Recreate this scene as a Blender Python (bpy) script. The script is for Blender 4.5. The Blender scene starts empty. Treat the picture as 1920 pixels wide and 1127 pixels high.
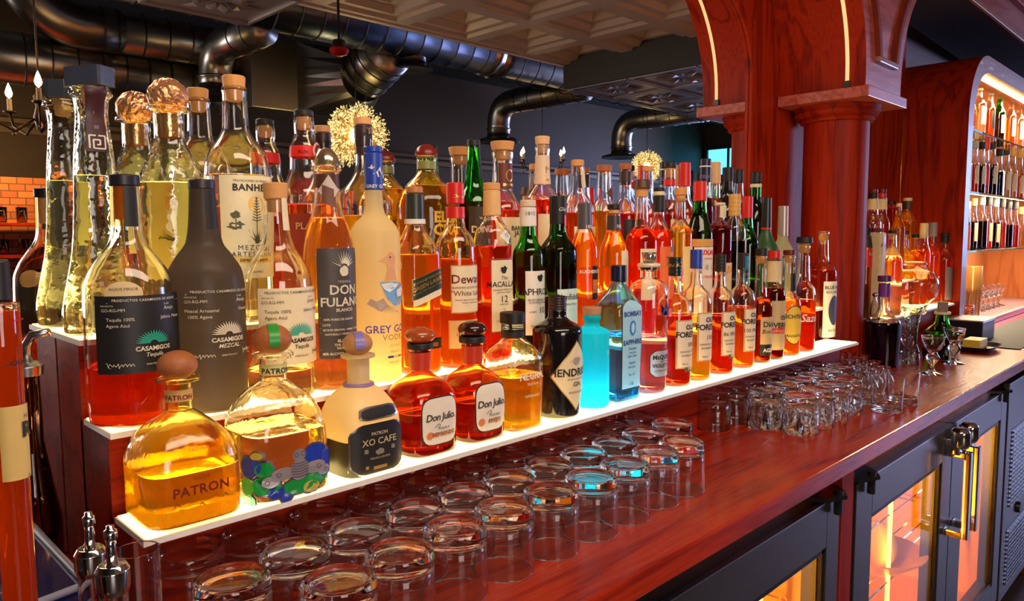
import bpy, bmesh, math, random
from mathutils import Vector, Matrix, noise
random.seed(7)
R = math.radians
# ------------------------------------------------------------------ camera
F = 1395.0; CXp, CYp = 960.0, 563.5
ZC = 1.42                                        # eye height above the floor
pitch, yaw, roll = R(5.06), R(45.0), R(0.3)
_h = Vector((math.cos(yaw), math.sin(yaw), 0)); _r = Vector((math.sin(yaw), -math.cos(yaw), 0)); _u = Vector((0, 0, 1))
FWD = _h*math.cos(pitch) - _u*math.sin(pitch)
_up = _r.cross(FWD)
RGT = _r*math.cos(roll) - _up*math.sin(roll)
UPV = RGT.cross(FWD)
scene = bpy.context.scene
col = scene.collection
cd = bpy.data.cameras.new('camera'); cam = bpy.data.objects.new('camera', cd); col.objects.link(cam)
cd.sensor_width = 36; cd.lens = F/1920*36; cd.clip_start = 0.02; cd.clip_end = 60
cam.matrix_world = Matrix(((RGT.x, UPV.x, -FWD.x, 0), (RGT.y, UPV.y, -FWD.y, 0), (RGT.z, UPV.z, -FWD.z, ZC), (0, 0, 0, 1)))
scene.camera = cam
scene.view_settings.view_transform = 'Standard'; scene.view_settings.look = 'None'
scene.view_settings.exposure = 0.0; scene.view_settings.gamma = 1.0
cy = scene.cycles
cy.max_bounces = 28; cy.transmission_bounces = 24; cy.glossy_bounces = 8; cy.diffuse_bounces = 3
cy.transparent_max_bounces = 24; cy.volume_bounces = 0
cy.caustics_reflective = True; cy.caustics_refractive = True; cy.blur_glossy = 0.6
cy.sample_clamp_indirect = 5.0; cy.sample_clamp_direct = 0
cy.use_denoising = True
try:
    cy.denoiser = 'OPENIMAGEDENOISE'; cy.denoising_input_passes = 'RGB_ALBEDO_NORMAL'
except Exception: pass
cy.use_adaptive_sampling = True; cy.adaptive_threshold = 0.02
w = bpy.data.worlds.new('world'); scene.world = w; w.use_nodes = True
w.node_tree.nodes['Background'].inputs[0].default_value = (0.35, 0.42, 0.7, 1)
w.node_tree.nodes['Background'].inputs[1].default_value = 0.05

def area(name, loc, target, sx, sy, power, color, spread=None):
    l = bpy.data.lights.new(name, 'AREA'); l.shape = 'RECTANGLE'; l.size = sx; l.size_y = sy
    l.energy = power; l.color = color
    if spread: l.spread = R(spread)
    o = bpy.data.objects.new(name, l); col.objects.link(o); o.location = loc
    d = Vector(target) - Vector(loc); o.rotation_euler = d.to_track_quat('-Z', 'Y').to_euler()
    return o
def point(name, loc, power, color, rad=0.05):
    l = bpy.data.lights.new(name, 'POINT'); l.energy = power; l.color = color; l.shadow_soft_size = rad
    o = bpy.data.objects.new(name, l); col.objects.link(o); o.location = loc
    return o
# daylight entering through the street windows on the room's far right
area('window_daylight', (12.05, -2.2, 2.0), (2.6, 0.7, 1.35), 2.6, 1.9, 290, (0.62, 0.56, 1.0))
# added soft fill lights for bar front and counter, outside the mirror's view
area('front_fill', (-0.7, -4.6, 1.7), (1.6, 0.9, 1.2), 2.6, 1.8, 130, (1.0, 0.86, 0.80))
area('aisle_fill', (0.65, -0.10, 2.50), (0.95, 0.75, 1.0), 1.7, 0.35, 22, (1.0, 0.78, 0.58))

# ------------------------------------------------------------------ geometry helpers: pixels of the 1920x1127 photograph to places
def ray(x, y): return FWD*F + RGT*(x-CXp) - UPV*(y-CYp)
def on_y(x, y, Y): d = ray(x, y); return d*(Y/d.y)
def on_z(x, y, z): d = ray(x, y); return d*(z/d.z)
def on_x(x, y, X): d = ray(x, y); return d*(X/d.x)
def W3(v): return Vector((v[0], v[1], v[2]+ZC))
YM = 1.185                                       # mirror plane
HC = -0.457                                      # counter top below the eye
SZ = {1: -0.335, 2: -0.233, 3: -0.131}           # light shelves
SY = {1: 0.908, 2: 1.004, 3: 1.118}

# ------------------------------------------------------------------ materials
MATS = {}
def newmat(name):
    m = bpy.data.materials.new(name); m.use_nodes = True
    nt = m.node_tree; nt.nodes.clear()
    out = nt.nodes.new('ShaderNodeOutputMaterial')
    return m, nt, out
def rgba(c): return (c[0], c[1], c[2], 1)
def plain(c, rough=0.5, metal=0.0, spec=0.5, coat=0.0, bump=0.0, scale=60):
    key = ('p', tuple(c), rough, metal, spec, coat, bump, scale)
    if key in MATS: return MATS[key]
    m, nt, out = newmat('surface')
    b = nt.nodes.new('ShaderNodeBsdfPrincipled')
    b.inputs['Roughness'].default_value = rough
    b.inputs['Metallic'].default_value = metal; b.inputs['Specular IOR Level'].default_value = spec
    b.inputs['Coat Weight'].default_value = coat
    n = nt.nodes.new('ShaderNodeTexNoise'); n.inputs['Scale'].default_value = scale
    tc = nt.nodes.new('ShaderNodeTexCoord'); nt.links.new(tc.outputs['Object'], n.inputs['Vector'])
    mx = nt.nodes.new('ShaderNodeMix'); mx.data_type = 'RGBA'
    mx.inputs[6].default_value = rgba([v*0.9 for v in c]); mx.inputs[7].default_value = rgba([min(1, v*1.07) for v in c])
    nt.links.new(n.outputs['Fac'], mx.inputs[0]); nt.links.new(mx.outputs[2], b.inputs['Base Color'])
    if bump:
        bp = nt.nodes.new('ShaderNodeBump'); bp.inputs['Strength'].default_value = bump; bp.inputs['Distance'].default_value = 0.002
        nt.links.new(n.outputs['Fac'], bp.inputs['Height']); nt.links.new(bp.outputs[0], b.inputs['Normal'])
    nt.links.new(b.outputs[0], out.inputs[0]); MATS[key] = m
    return m
def emit(c, s):
    key = ('e', tuple(c), s)
    if key in MATS: return MATS[key]
    m, nt, out = newmat('glow'); e = nt.nodes.new('ShaderNodeEmission')
    e.inputs[0].default_value = rgba(c); e.inputs[1].default_value = s
    nt.links.new(e.outputs[0], out.inputs[0]); MATS[key] = m
    return m
def glass(c=(1, 1, 1), rough=0.0, ior=1.45, wavy=0.0):
    key = ('g', tuple(c), rough, ior, wavy)
    if key in MATS: return MATS[key]
    m, nt, out = newmat('clear_glass')
    b = nt.nodes.new('ShaderNodeBsdfPrincipled')
    b.inputs['Base Color'].default_value = rgba(c); b.inputs['Transmission Weight'].default_value = 1
    b.inputs['Roughness'].default_value = rough; b.inputs['IOR'].default_value = ior
    if wavy:
        n = nt.nodes.new('ShaderNodeTexNoise'); n.inputs['Scale'].default_value = 45
        tc = nt.nodes.new('ShaderNodeTexCoord'); nt.links.new(tc.outputs['Object'], n.inputs['Vector'])
        bp = nt.nodes.new('ShaderNodeBump'); bp.inputs['Strength'].default_value = wavy; bp.inputs['Distance'].default_value = 0.004
        nt.links.new(n.outputs['Fac'], bp.inputs['Height']); nt.links.new(bp.outputs[0], b.inputs['Normal'])
    nt.links.new(b.outputs[0], out.inputs[0]); MATS[key] = m
    return m
def liquid(c, body=0.35, tint=None):
    key = ('l', tuple(c), body)
    if key in MATS: return MATS[key]
    m, nt, out = newmat('spirit')
    t = nt.nodes.new('ShaderNodeBsdfTransparent'); t.inputs[0].default_value = rgba(tint or [v**0.5 for v in c])
    tr = nt.nodes.new('ShaderNodeBsdfTranslucent'); tr.inputs[0].default_value = rgba(c)
    mx = nt.nodes.new('ShaderNodeMixShader'); mx.inputs[0].default_value = body*0.54
    nt.links.new(t.outputs[0], mx.inputs[1]); nt.links.new(tr.outputs[0], mx.inputs[2])
    nt.links.new(mx.outputs[0], out.inputs[0]); MATS[key] = m
    return m
def frosted(c, c2=None, tr=0.6, z0=0, z1=1):
    key = ('f', tuple(c), tuple(c2 or ()), tr, z0, z1)
    if key in MATS: return MATS[key]
    m, nt, out = newmat('frosted_glass')
    a = nt.nodes.new('ShaderNodeBsdfTranslucent'); a.inputs[0].default_value = rgba(c)
    b = nt.nodes.new('ShaderNodeBsdfPrincipled'); b.inputs['Base Color'].default_value = rgba(c); b.inputs['Roughness'].default_value = 0.35
    mx = nt.nodes.new('ShaderNodeMixShader'); mx.inputs[0].default_value = tr
    nt.links.new(b.outputs[0], mx.inputs[1]); nt.links.new(a.outputs[0], mx.inputs[2]); nt.links.new(mx.outputs[0], out.inputs[0])
    MATS[key] = m
    return m
def wood(c1, c2, axis='Z', rough=0.5, coat=0.0, scale=1.0):
    key = ('w', tuple(c1), tuple(c2), axis, rough, coat, scale)
    if key in MATS: return MATS[key]
    m, nt, out = newmat('stained_wood')
    b = nt.nodes.new('ShaderNodeBsdfPrincipled'); b.inputs['Roughness'].default_value = rough; b.inputs['Specular IOR Level'].default_value = 0.35 if coat else 0.16
    b.inputs['Coat Weight'].default_value = coat; b.inputs['Coat Roughness'].default_value = 0.12
    tc = nt.nodes.new('ShaderNodeTexCoord'); mp = nt.nodes.new('ShaderNodeMapping')
    s = {'X': (1.1, 9, 9), 'Y': (9, 1.1, 9), 'Z': (9, 9, 0.9)}[axis]
    mp.inputs['Scale'].default_value = [v*scale for v in s]
    nt.links.new(tc.outputs['Object'], mp.inputs[0])
    n1 = nt.nodes.new('ShaderNodeTexNoise'); n1.inputs['Scale'].default_value = 1.1; n1.inputs['Detail'].default_value = 2
    nt.links.new(mp.outputs[0], n1.inputs['Vector'])
    mul = nt.nodes.new('ShaderNodeMath'); mul.operation = 'MULTIPLY'; mul.inputs[1].default_value = 30
    nt.links.new(n1.outputs['Fac'], mul.inputs[0])
    sn = nt.nodes.new('ShaderNodeMath'); sn.operation = 'SINE'; nt.links.new(mul.outputs[0], sn.inputs[0])
    mr = nt.nodes.new('ShaderNodeMapRange'); mr.inputs[1].default_value = 0.2; mr.inputs[2].default_value = 1.0
    nt.links.new(sn.outputs[0], mr.inputs[0])
    mp2 = nt.nodes.new('ShaderNodeMapping'); mp2.inputs['Scale'].default_value = [v*14 if v > 2 else v*5 for v in s]
    nt.links.new(tc.outputs['Object'], mp2.inputs[0])
    n2 = nt.nodes.new('ShaderNodeTexNoise'); n2.inputs['Scale'].default_value = 1.5; n2.inputs['Detail'].default_value = 3
    nt.links.new(mp2.outputs[0], n2.inputs['Vector'])
    m3 = nt.nodes.new('ShaderNodeMath'); m3.operation = 'MULTIPLY_ADD'; m3.inputs[1].default_value = 0.55
    nt.links.new(mr.outputs[0], m3.inputs[0])
    mr2 = nt.nodes.new('ShaderNodeMapRange'); mr2.inputs[1].default_value = 0.45; mr2.inputs[2].default_value = 0.7; mr2.inputs[4].default_value = 0.5
    nt.links.new(n2.outputs['Fac'], mr2.inputs[0]); nt.links.new(mr2.outputs[0], m3.inputs[2])
    mx = nt.nodes.new('ShaderNodeMix'); mx.data_type = 'RGBA'; mx.inputs[6].default_value = rgba(c1); mx.inputs[7].default_value = rgba(c2)
    nt.links.new(m3.outputs[0], mx.inputs[0]); nt.links.new(mx.outputs[2], b.inputs['Base Color'])
    bp = nt.nodes.new('ShaderNodeBump'); bp.inputs['Strength'].default_value = 0.12; bp.inputs['Distance'].default_value = 0.002
    nt.links.new(m3.outputs[0], bp.inputs['Height']); nt.links.new(bp.outputs[0], b.inputs['Normal'])
    nt.links.new(b.outputs[0], out.inputs[0]); MATS[key] = m
    return m
WOOD_R = (0.34, 0.018, 0.0015); WOOD_D = (0.13, 0.003, 0.0005)
M_COUNTER = wood((0.46, 0.030, 0.006), (0.20, 0.006, 0.002), 'X', 0.26, 0.14)
M_WOODZ = wood(WOOD_R, WOOD_D, 'Z'); M_WOODX = wood(WOOD_R, WOOD_D, 'X'); M_WOODY = wood(WOOD_R, WOOD_D, 'Y')
M_STEEL = plain((0.55, 0.56, 0.58), 0.28, 1.0); M_BLKSTEEL = plain((0.12, 0.11, 0.115), 0.33, 0.85)
M_CHROME = plain((0.8, 0.8, 0.82), 0.08, 1.0); M_BLACK = plain((0.008, 0.008, 0.010), 0.35)
M_CORK = plain((0.75, 0.36, 0.12), 0.7, bump=0.4, scale=140); M_CORKD = plain((0.42, 0.13, 0.035), 0.5, bump=0.4, scale=90)
M_CLEAR = glass((1, 1, 1)); M_CLEARW = glass((1, 1, 1), wavy=0.25)
M_GREEN = glass((0.10, 0.62, 0.10)); M_DKGREEN = glass((0.03, 0.22, 0.06))

# ------------------------------------------------------------------ object helpers
def link(name, me, mat, parent=None, smooth=True):
    o = bpy.data.objects.new(name, me); col.objects.link(o)
    mats = mat if isinstance(mat, (list, tuple)) else [mat]
    if len(me.materials) == 0:
        for mm in mats: me.materials.append(mm)
    if parent is not None: o.parent = parent
    if smooth:
        for p in me.polygons: p.use_smooth = True
    return o
def tag(o, label=None, cat=None, group=None, kind=None):
    if label: o['label'] = label
    if cat: o['category'] = cat
    if group: o['group'] = group
    if kind: o['kind'] = kind
    return o
def empty(name, loc=(0, 0, 0), rz=0):
    o = bpy.data.objects.new(name, None); col.objects.link(o); o.location = loc; o.rotation_euler = (0, 0, rz); o.empty_display_size = 0.05
    return o
def rootloc(o):
    L = Vector((0, 0, 0))
    while o is not None: L += o.location; o = o.parent
    return L
def crisp(prof, ang=0.5):
    """add loops beside sharp corners of a profile so smooth shading stays flat along the walls"""
    P = [tuple(p) + ((1.0,) if len(p) == 2 else ()) for p in prof]; out = [P[0]]
    for i in range(1, len(P)):
        a, b = P[i-1], P[i]; L = math.hypot(b[0]-a[0], b[1]-a[1])
        def turn(j):
            if j <= 0 or j >= len(P)-1: return False
            u = (P[j][0]-P[j-1][0], P[j][1]-P[j-1][1]); v = (P[j+1][0]-P[j][0], P[j+1][1]-P[j][1]); lu, lv = math.hypot(*u), math.hypot(*v)
            if lu < 1e-9 or lv < 1e-9: return False
            return math.acos(max(-1, min(1, (u[0]*v[0]+u[1]*v[1])/(lu*lv)))) > ang
        e = 0.0006
        if L > 0.003:
            f = lambda t: tuple(a[k]+(b[k]-a[k])*t for k in range(3))
            if turn(i-1): out.append(f(e/L))
            if turn(i): out.append(f(1-e/L))
        out.append(b)
    return out
class MB:
    def __init__(s): s.v = []; s.f = []; s.mi = []
    def add(s, v, f, mi=0):
        n = len(s.v); s.v += [tuple(p) for p in v]; s.f += [tuple(i+n for i in q) for q in f]; s.mi += [mi]*len(f)
    def box(s, a, b, mi=0):
        x0, y0, z0 = a; x1, y1, z1 = b
        s.add([(x0, y0, z0), (x1, y0, z0), (x1, y1, z0), (x0, y1, z0), (x0, y0, z1), (x1, y0, z1), (x1, y1, z1), (x0, y1, z1)],
              [(0, 3, 2, 1), (4, 5, 6, 7), (0, 1, 5, 4), (1, 2, 6, 5), (2, 3, 7, 6), (3, 0, 4, 7)], mi)
    def lathe(s, prof, n=32, c=(0, 0, 0), mi=0, sq=None, asp=1.0, rot=0.0, closed=False):
        """prof: list of (r,z[,k]); k blends the cross-section from round (0) to rounded square (1)"""
        rings = []; V = []; Fc = []
        if n >= 16: prof = crisp(prof)
        for p in prof:
            r, z = p[0], p[1]; k = p[2] if len(p) > 2 else 1.0
            if r < 1e-6: V.append((c[0], c[1], c[2]+z)); rings.append([len(V)-1])
            else:
                ids = []
                for i in range(n):
                    t = 2*math.pi*i/n; x, y = shape_xy(t, r, k, sq, asp, rot)
                    V.append((c[0]+x, c[1]+y, c[2]+z)); ids.append(len(V)-1)
                rings.append(ids)
        m = len(rings); rng = range(m if closed else m-1)
        for j in rng:
            a, b = rings[j], rings[(j+1) % m]
            if len(a) == 1 and len(b) == 1: continue
            for i in range(n):
                i2 = (i+1) % n
                if len(a) == 1: Fc.append((a[0], b[i2], b[i]))
                elif len(b) == 1: Fc.append((a[i], a[i2], b[0]))
                else: Fc.append((a[i], a[i2], b[i2], b[i]))
        s.add(V, Fc, mi)
    def tube(s, pts, rad, n=12, mi=0, cap=True):
        pts = [Vector(p) for p in pts]; rr = rad if isinstance(rad, (list, tuple)) else [rad]*len(pts)
        V = []; rings = []; prev = None
        for i, p in enumerate(pts):
            d = (pts[min(i+1, len(pts)-1)] - pts[max(i-1, 0)]).normalized()
            if prev is None:
                a = Vector((0, 0, 1)) if abs(d.z) < 0.9 else Vector((1, 0, 0)); u = d.cross(a).normalized()
            else: u = (prev - d*prev.dot(d)).normalized()
            prev = u; v2 = d.cross(u); ids = []
            for k in range(n):
                t = 2*math.pi*k/n; q = p + u*(math.cos(t)*rr[i]) + v2*(math.sin(t)*rr[i]); V.append(q); ids.append(len(V)-1)
            rings.append(ids)
        Fc = []
        for a, b in zip(rings, rings[1:]):
            for k in range(n): Fc.append((a[k], a[(k+1) % n], b[(k+1) % n], b[k]))
        if cap: Fc.append(tuple(reversed(rings[0]))); Fc.append(tuple(rings[-1]))
        s.add(V, Fc, mi)
    def prism(s, poly, axis, a, b, mi=0):
        """extrude a closed 2D outline along an axis ('Y': outline in X,Z ; 'X': outline in Y,Z ; 'Z': outline in X,Y)"""
        f = {'Y': lambda p, t: (p[0], t, p[1]), 'X': lambda p, t: (t, p[0], p[1]), 'Z': lambda p, t: (p[0], p[1], t)}[axis]
        n = len(poly); V = [f(p, a) for p in poly] + [f(p, b) for p in poly]
        s.add(V, [tuple(range(n-1, -1, -1)), tuple(range(n, 2*n))] + [(i, (i+1) % n, n+(i+1) % n, n+i) for i in range(n)], mi)
    def strip(s, A, B, mi=0):
        n = len(A); s.add(list(A)+list(B), [(i, i+1, n+i+1, n+i) for i in range(n-1)], mi)
    def mesh(s, name='mesh', bevel=0, fix=True):
        me = bpy.data.meshes.new(name); me.from_pydata(s.v, [], s.f); me.update()
        for p, mi in zip(me.polygons, s.mi): p.material_index = mi
        if fix or bevel:
            bm = bmesh.new(); bm.from_mesh(me)
            if bevel:
                es = [e for e in bm.edges if len(e.link_faces) == 2 and e.calc_face_angle(0) > 0.6]
                bmesh.ops.bevel(bm, geom=es, offset=bevel, segments=2, affect='EDGES', profile=0.6, clamp_overlap=True)
            bmesh.ops.recalc_face_normals(bm, faces=bm.faces)
            bm.to_mesh(me); bm.free()
        return me
    def build(s, name, mat, parent=None, smooth=False, bevel=0, fix=True, world=False):
        if world and parent is not None:
            L = rootloc(parent); s.v = [(p[0]-L.x, p[1]-L.y, p[2]-L.z) for p in s.v]
        me = s.mesh(name, bevel, fix)
        for m in (mat if isinstance(mat, (list, tuple)) else [mat]): me.materials.append(m)
        return link(name, me, mat, parent, smooth)
def shape_xy(t, r, k, sq, asp, rot):
    if not sq: x, y = r*math.cos(t), r*math.sin(t)
    else:
        c, sn = math.cos(t), math.sin(t); q = (abs(c)**sq + abs(sn)**sq)**(-1.0/sq)
        m = 1 + (q-1)*k; ay = 1 + (asp-1)*k
        x, y = r*c*m, r*sn*m*ay
    cr, sr = math.cos(rot), math.sin(rot)
    return x*cr - y*sr, x*sr + y*cr
def boxobj(name, a, b, mat, parent=None, bevel=0.0, world=True):
    m = MB(); m.box(a, b); return m.build(name, mat, parent, smooth=False, bevel=bevel, world=world)
def zz(z): return z + ZC
def struct(o): o['kind'] = 'structure'; return o

# ------------------------------------------------------------------ room shell
YB = -4.85; XL, XR = -2.6, 12.2; ZTOP = ZC+1.95
M_OLIVE = plain((0.055, 0.040, 0.014), 0.6, scale=6); M_DARK = plain((0.012, 0.012, 0.014), 0.8)
struct(boxobj('floor', (XL-0.1, YB-0.1, -0.1), (XR+0.1, 1.6, 0), plain((0.05, 0.03, 0.02), 0.4, scale=8)))
struct(boxobj('ceiling', (XL-0.1, YB-0.1, ZTOP), (XR+0.1, 1.6, ZTOP+0.1), M_DARK))
struct(boxobj('wall_back', (XL-0.1, 1.31, 0), (XR+0.1, 1.45, ZTOP), plain((0.17, 0.13, 0.18), 0.6, scale=8)))
struct(boxobj('wall_front', (XL, YB-0.1, 0), (XR, YB, ZTOP), M_OLIVE))
struct(boxobj('wall_left', (XL-0.1, YB, 0), (XL, 1.4, ZTOP), M_OLIVE))
struct(boxobj('wall_right', (XR, YB, 0), (XR+0.1, 1.4, ZTOP), M_OLIVE))
# cornice and panel mouldings on the far wall (seen in the mirror)
M_MOULD = plain((0.13, 0.10, 0.055), 0.5)
m = MB(); m.box((XL, YB, zz(0.84)), (XR, YB+0.05, zz(0.90))); m.box((XL, YB, zz(0.92)), (XR, YB+0.08, zz(0.96)))
struct(m.build('trim_1', M_MOULD, bevel=0.008))
# windows on the end wall
def window(n, y0, y1, z0, z1):
    r = empty('window_%d' % n, (XR, (y0+y1)/2, z0)); struct(r)
    f = MB(); t = 0.07
    for a, b in (((XR-0.08, y0-t, z0-t), (XR, y0, z1+t)), ((XR-0.08, y1, z0-t), (XR, y1+t, z1+t)), ((XR-0.08, y0, z0-t), (XR, y1, z0)), ((XR-0.08, y0, z1), (XR, y1, z1+t)), ((XR-0.06, (y0+y1)/2-0.02, z0), (XR-0.01, (y0+y1)/2+0.02, z1))):
        f.box(a, b)
    f.build('window_frame', plain((0.03, 0.025, 0.02), 0.5), r, bevel=0.005, world=True)
    g = MB(); g.box((XR-0.03, y0, z0), (XR-0.02, y1, z1)); g.build('window_pane', emit((0.10, 0.55, 1.0), 2.6), r, world=True)
window(1, -4.75, -3.95, zz(-0.3), zz(1.50)); window(2, -3.5, -0.9, zz(-0.5), zz(1.50))

# ------------------------------------------------------------------ tin tile ceilings over the bar (seen in the mirror)
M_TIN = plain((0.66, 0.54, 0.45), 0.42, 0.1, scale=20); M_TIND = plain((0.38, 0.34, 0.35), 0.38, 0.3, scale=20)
ZU, ZL = zz(1.38), zz(1.195); XB = 4.75; XA = 2.02; YE = -1.72
def coffer(m, x0, y0, s, z, d=0.10):
    g = s/2; steps = [(0, 0.0), (0.05, 0), (0.07, 0.02), (0.12, 0.02), (0.15, 0.055), (0.20, 0.055), (0.235, d), (0.26, d-0.01), (0.28, d)]
    rings = []
    for ins, dz in steps:
        a, b, c, e = x0+ins, y0+ins, x0+s-ins, y0+s-ins; rings.append([(a, b, z+dz), (c, b, z+dz), (c, e, z+dz), (a, e, z+dz)])
    V = [p for r_ in rings for p in r_]; Fc = []
    for j in range(len(rings)-1):
        for i in range(4): Fc.append((4*j+i, 4*j+(i+1) % 4, 4*j+4+(i+1) % 4, 4*j+4+i))
    Fc.append(tuple(4*(len(rings)-1)+i for i in range(4))); m.add(V, Fc)
m = MB()
for i in range(5):
    for j in range(5): coffer(m, XB+0.12-0.61*(i+1), YE+0.61*j, 0.61, ZU)
tag(struct(m.build('ceiling_coffered', M_TIN, fix=False)), 'coffered cream tin ceiling tiles over the bar, seen in the mirror', 'ceiling')
def ornate(name, x0, x1, y0, y1, label):
    m = MB(); m.box((x0, y0, ZL), (x1, y1, ZL+0.03))
    s = 0.61; nx = max(1, int((x1-x0)/s)); ny = max(1, int((y1-y0)/s))
    for i in range(nx):
        for j in range(ny):
            cx_, cy_ = x0+s*(i+0.5), y0+s*(j+0.5)
            for (u0, v0, u1, v1) in ((-.295, -.295, .295, -.275), (-.295, .275, .295, .295), (-.295, -.275, -.275, .275), (.275, -.275, .295, .275)):
                m.box((cx_+u0, cy_+v0, ZL-0.012), (cx_+u1, cy_+v1, ZL))
            for k in range(12):
                a = k*math.pi/6; r0 = 0.04; r1 = 0.17 if k % 2 else 0.23
                d = Vector((math.cos(a), math.sin(a))); n_ = Vector((-d.y, d.x))*0.028
                p0 = Vector((cx_, cy_))+d*r0; pm = Vector((cx_, cy_))+d*(r0+r1)/2; p1 = Vector((cx_, cy_))+d*r1
                m.add([(p0.x, p0.y, ZL-0.002), ((pm+n_).x, (pm+n_).y, ZL-0.004), (p1.x, p1.y, ZL-0.003), ((pm-n_).x, (pm-n_).y, ZL-0.004), (pm.x, pm.y, ZL-0.022)],
                      [(0, 1, 4), (1, 2, 4), (2, 3, 4), (3, 0, 4)])
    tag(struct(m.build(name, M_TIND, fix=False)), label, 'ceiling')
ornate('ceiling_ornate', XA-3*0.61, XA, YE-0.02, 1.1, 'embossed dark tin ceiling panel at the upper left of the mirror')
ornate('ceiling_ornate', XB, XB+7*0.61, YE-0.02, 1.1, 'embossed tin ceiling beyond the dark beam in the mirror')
struct(tag(boxobj('beam', (XB-0.03, YE-0.02, ZL-0.005), (XB+0.09, 1.1, ZTOP-0.01), plain((0.03, 0.025, 0.022), 0.5)), 'dark ceiling beam between the coffered and embossed tiles', 'beam'))
struct(boxobj('trim_3', (XA, YE-0.04, ZU-0.01), (XB, YE, ZU+0.14), M_TIN))
struct(boxobj('trim_4', (XB+0.09, YE-0.05, ZL-0.015), (XB+4.3, YE-0.02, ZL+0.05), plain((0.12, 0.2, 0.3), 0.3, 0.6)))  # blue base colour carries the cyan window light along this ceiling edge
# recessed downlight and detector
def ceil_at(x, y, z): q = on_z(x, y, z); return (q.x, 2*YM-q.y, zz(z))
px, py, pz = ceil_at(1136, 57, 1.38+0.09)
dl = empty('downlight', (px, py, pz)); tag(dl, 'lit round downlight set in the coffered tin ceiling', 'ceiling light')
m = MB(); m.lathe([(0.075, 0), (0.09, -0.006), (0.095, 0.0), (0.09, 0.008)], 28, closed=True); m.build('trim_ring', plain((0.8, 0.8, 0.8), 0.4), dl, True)
m = MB(); m.lathe([(0, -0.002), (0.075, -0.002), (0.075, 0.004), (0, 0.004)], 28); m.build('lens', emit((1.0, 0.95, 1.0), 9), dl)
px, py, pz = ceil_at(1023, 22, 1.38+0.09)
sd = empty('smoke_detector', (px, py, pz)); tag(sd, 'small round grey detector on the coffered ceiling', 'smoke detector')
m = MB(); m.lathe([(0, -0.035), (0.03, -0.035), (0.05, -0.02), (0.055, 0.01)], 24); m.build('cover', plain((0.35, 0.3, 0.26), 0.5), sd, True)

# ------------------------------------------------------------------ ducts (behind the viewer, seen in the mirror): v() turns a place seen in the mirror into the real one
def refl(x, y, Yv): q = on_y(x, y, Yv); return Vector((q.x, 2*YM-q.y, zz(q.z)))
def galv(c, rough=0.3):
    key = ('duct', tuple(c))
    if key in MATS: return MATS[key]
    m = plain(c, rough, 1.0, scale=5); MATS[key] = m; return m
M_GALV = galv((0.42, 0.41, 0.38)); M_GALVD = galv((0.10, 0.14, 0.22)); M_SEAM = plain((0.10, 0.10, 0.10), 0.4, 0.9)  # M_GALVD: same metal with dim blue window light put into its colour
def seams(m, a, b, rad, step, skew=0.35, w=0.006):
    a, b = Vector(a), Vector(b); d = (b-a); L = d.length; d.normalize()
    up = Vector((0, 0, 1)) if abs(d.z) < 0.9 else Vector((1, 0, 0)); u = d.cross(up).normalized(); v = d.cross(u)
    k = int(L/step)
    for i in range(k):
        c0 = a + d*(step*(i+0.5)); pts = []
        for j in range(25):
            t = 2*math.pi*j/24; pts.append(c0 + u*math.cos(t)*(rad+0.002) + v*math.sin(t)*(rad+0.002) + d*(math.cos(t)*skew*rad*0.3))
        m.tube(pts, w, 5, cap=False)
def duct(name, label, segs, flange=None, mat=None, step=0.16, skew=0.35):
    base = Vector(segs[0][0][0]); r = empty(name, base); tag(r, label, 'air duct', None)
    m = MB(); sm = MB()
    for pts, rad in segs:
        m.tube(pts, rad, 28)
        for a, b in zip(pts, pts[1:]):
            if (Vector(b)-Vector(a)).length > step: seams(sm, a, b, rad if not isinstance(rad, list) else rad[0], step, skew)
    m.build('pipe', mat or M_GALV, r, True, world=True)
    if sm.v: sm.build('seams', M_SEAM, r, True, world=True)
    if flange:
        c, ra, rb, h = flange; f = MB(); f.lathe([(ra, 0.03), (ra*1.05, 0.0), (rb, -h*0.6), (rb*1.02, -h), (rb*0.8, -h*1.1), (ra*0.6, -h*0.6), (0, -h*0.5)], 32, c=c)
        f.build('diffuser', plain((0.02, 0.02, 0.022), 0.35), r, True, world=True)
    return r
def bend(p0, corner, p1, rad, n=8):
    """polyline p0 -> p1 with a rounded corner"""
    p0, c, p1 = Vector(p0), Vector(corner), Vector(p1); a = c+(p0-c).normalized()*rad; b = c+(p1-c).normalized()*rad
    pts = [p0]
    for i in range(n+1):
        t = i/n; pts.append(a*(1-t)**2 + c*2*t*(1-t) + b*t*t)
    pts.append(p1); return pts
# the long main duct along the bar
zm = zz(1.57); yv = lambda v: 2*YM - v
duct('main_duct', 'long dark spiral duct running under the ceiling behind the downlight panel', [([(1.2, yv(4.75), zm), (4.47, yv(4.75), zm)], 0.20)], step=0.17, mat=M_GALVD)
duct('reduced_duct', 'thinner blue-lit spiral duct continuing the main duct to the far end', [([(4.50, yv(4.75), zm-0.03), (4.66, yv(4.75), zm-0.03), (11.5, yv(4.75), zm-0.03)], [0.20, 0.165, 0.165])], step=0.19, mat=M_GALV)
cr = MB(); cr.tube([(4.40, yv(4.75), zm), (4.51, yv(4.75), zm)], 0.216, 32); tag(cr.build('duct_clamp', M_STEEL, None, True), 'bright steel band clamped round the dark main duct', 'duct clamp')
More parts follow.
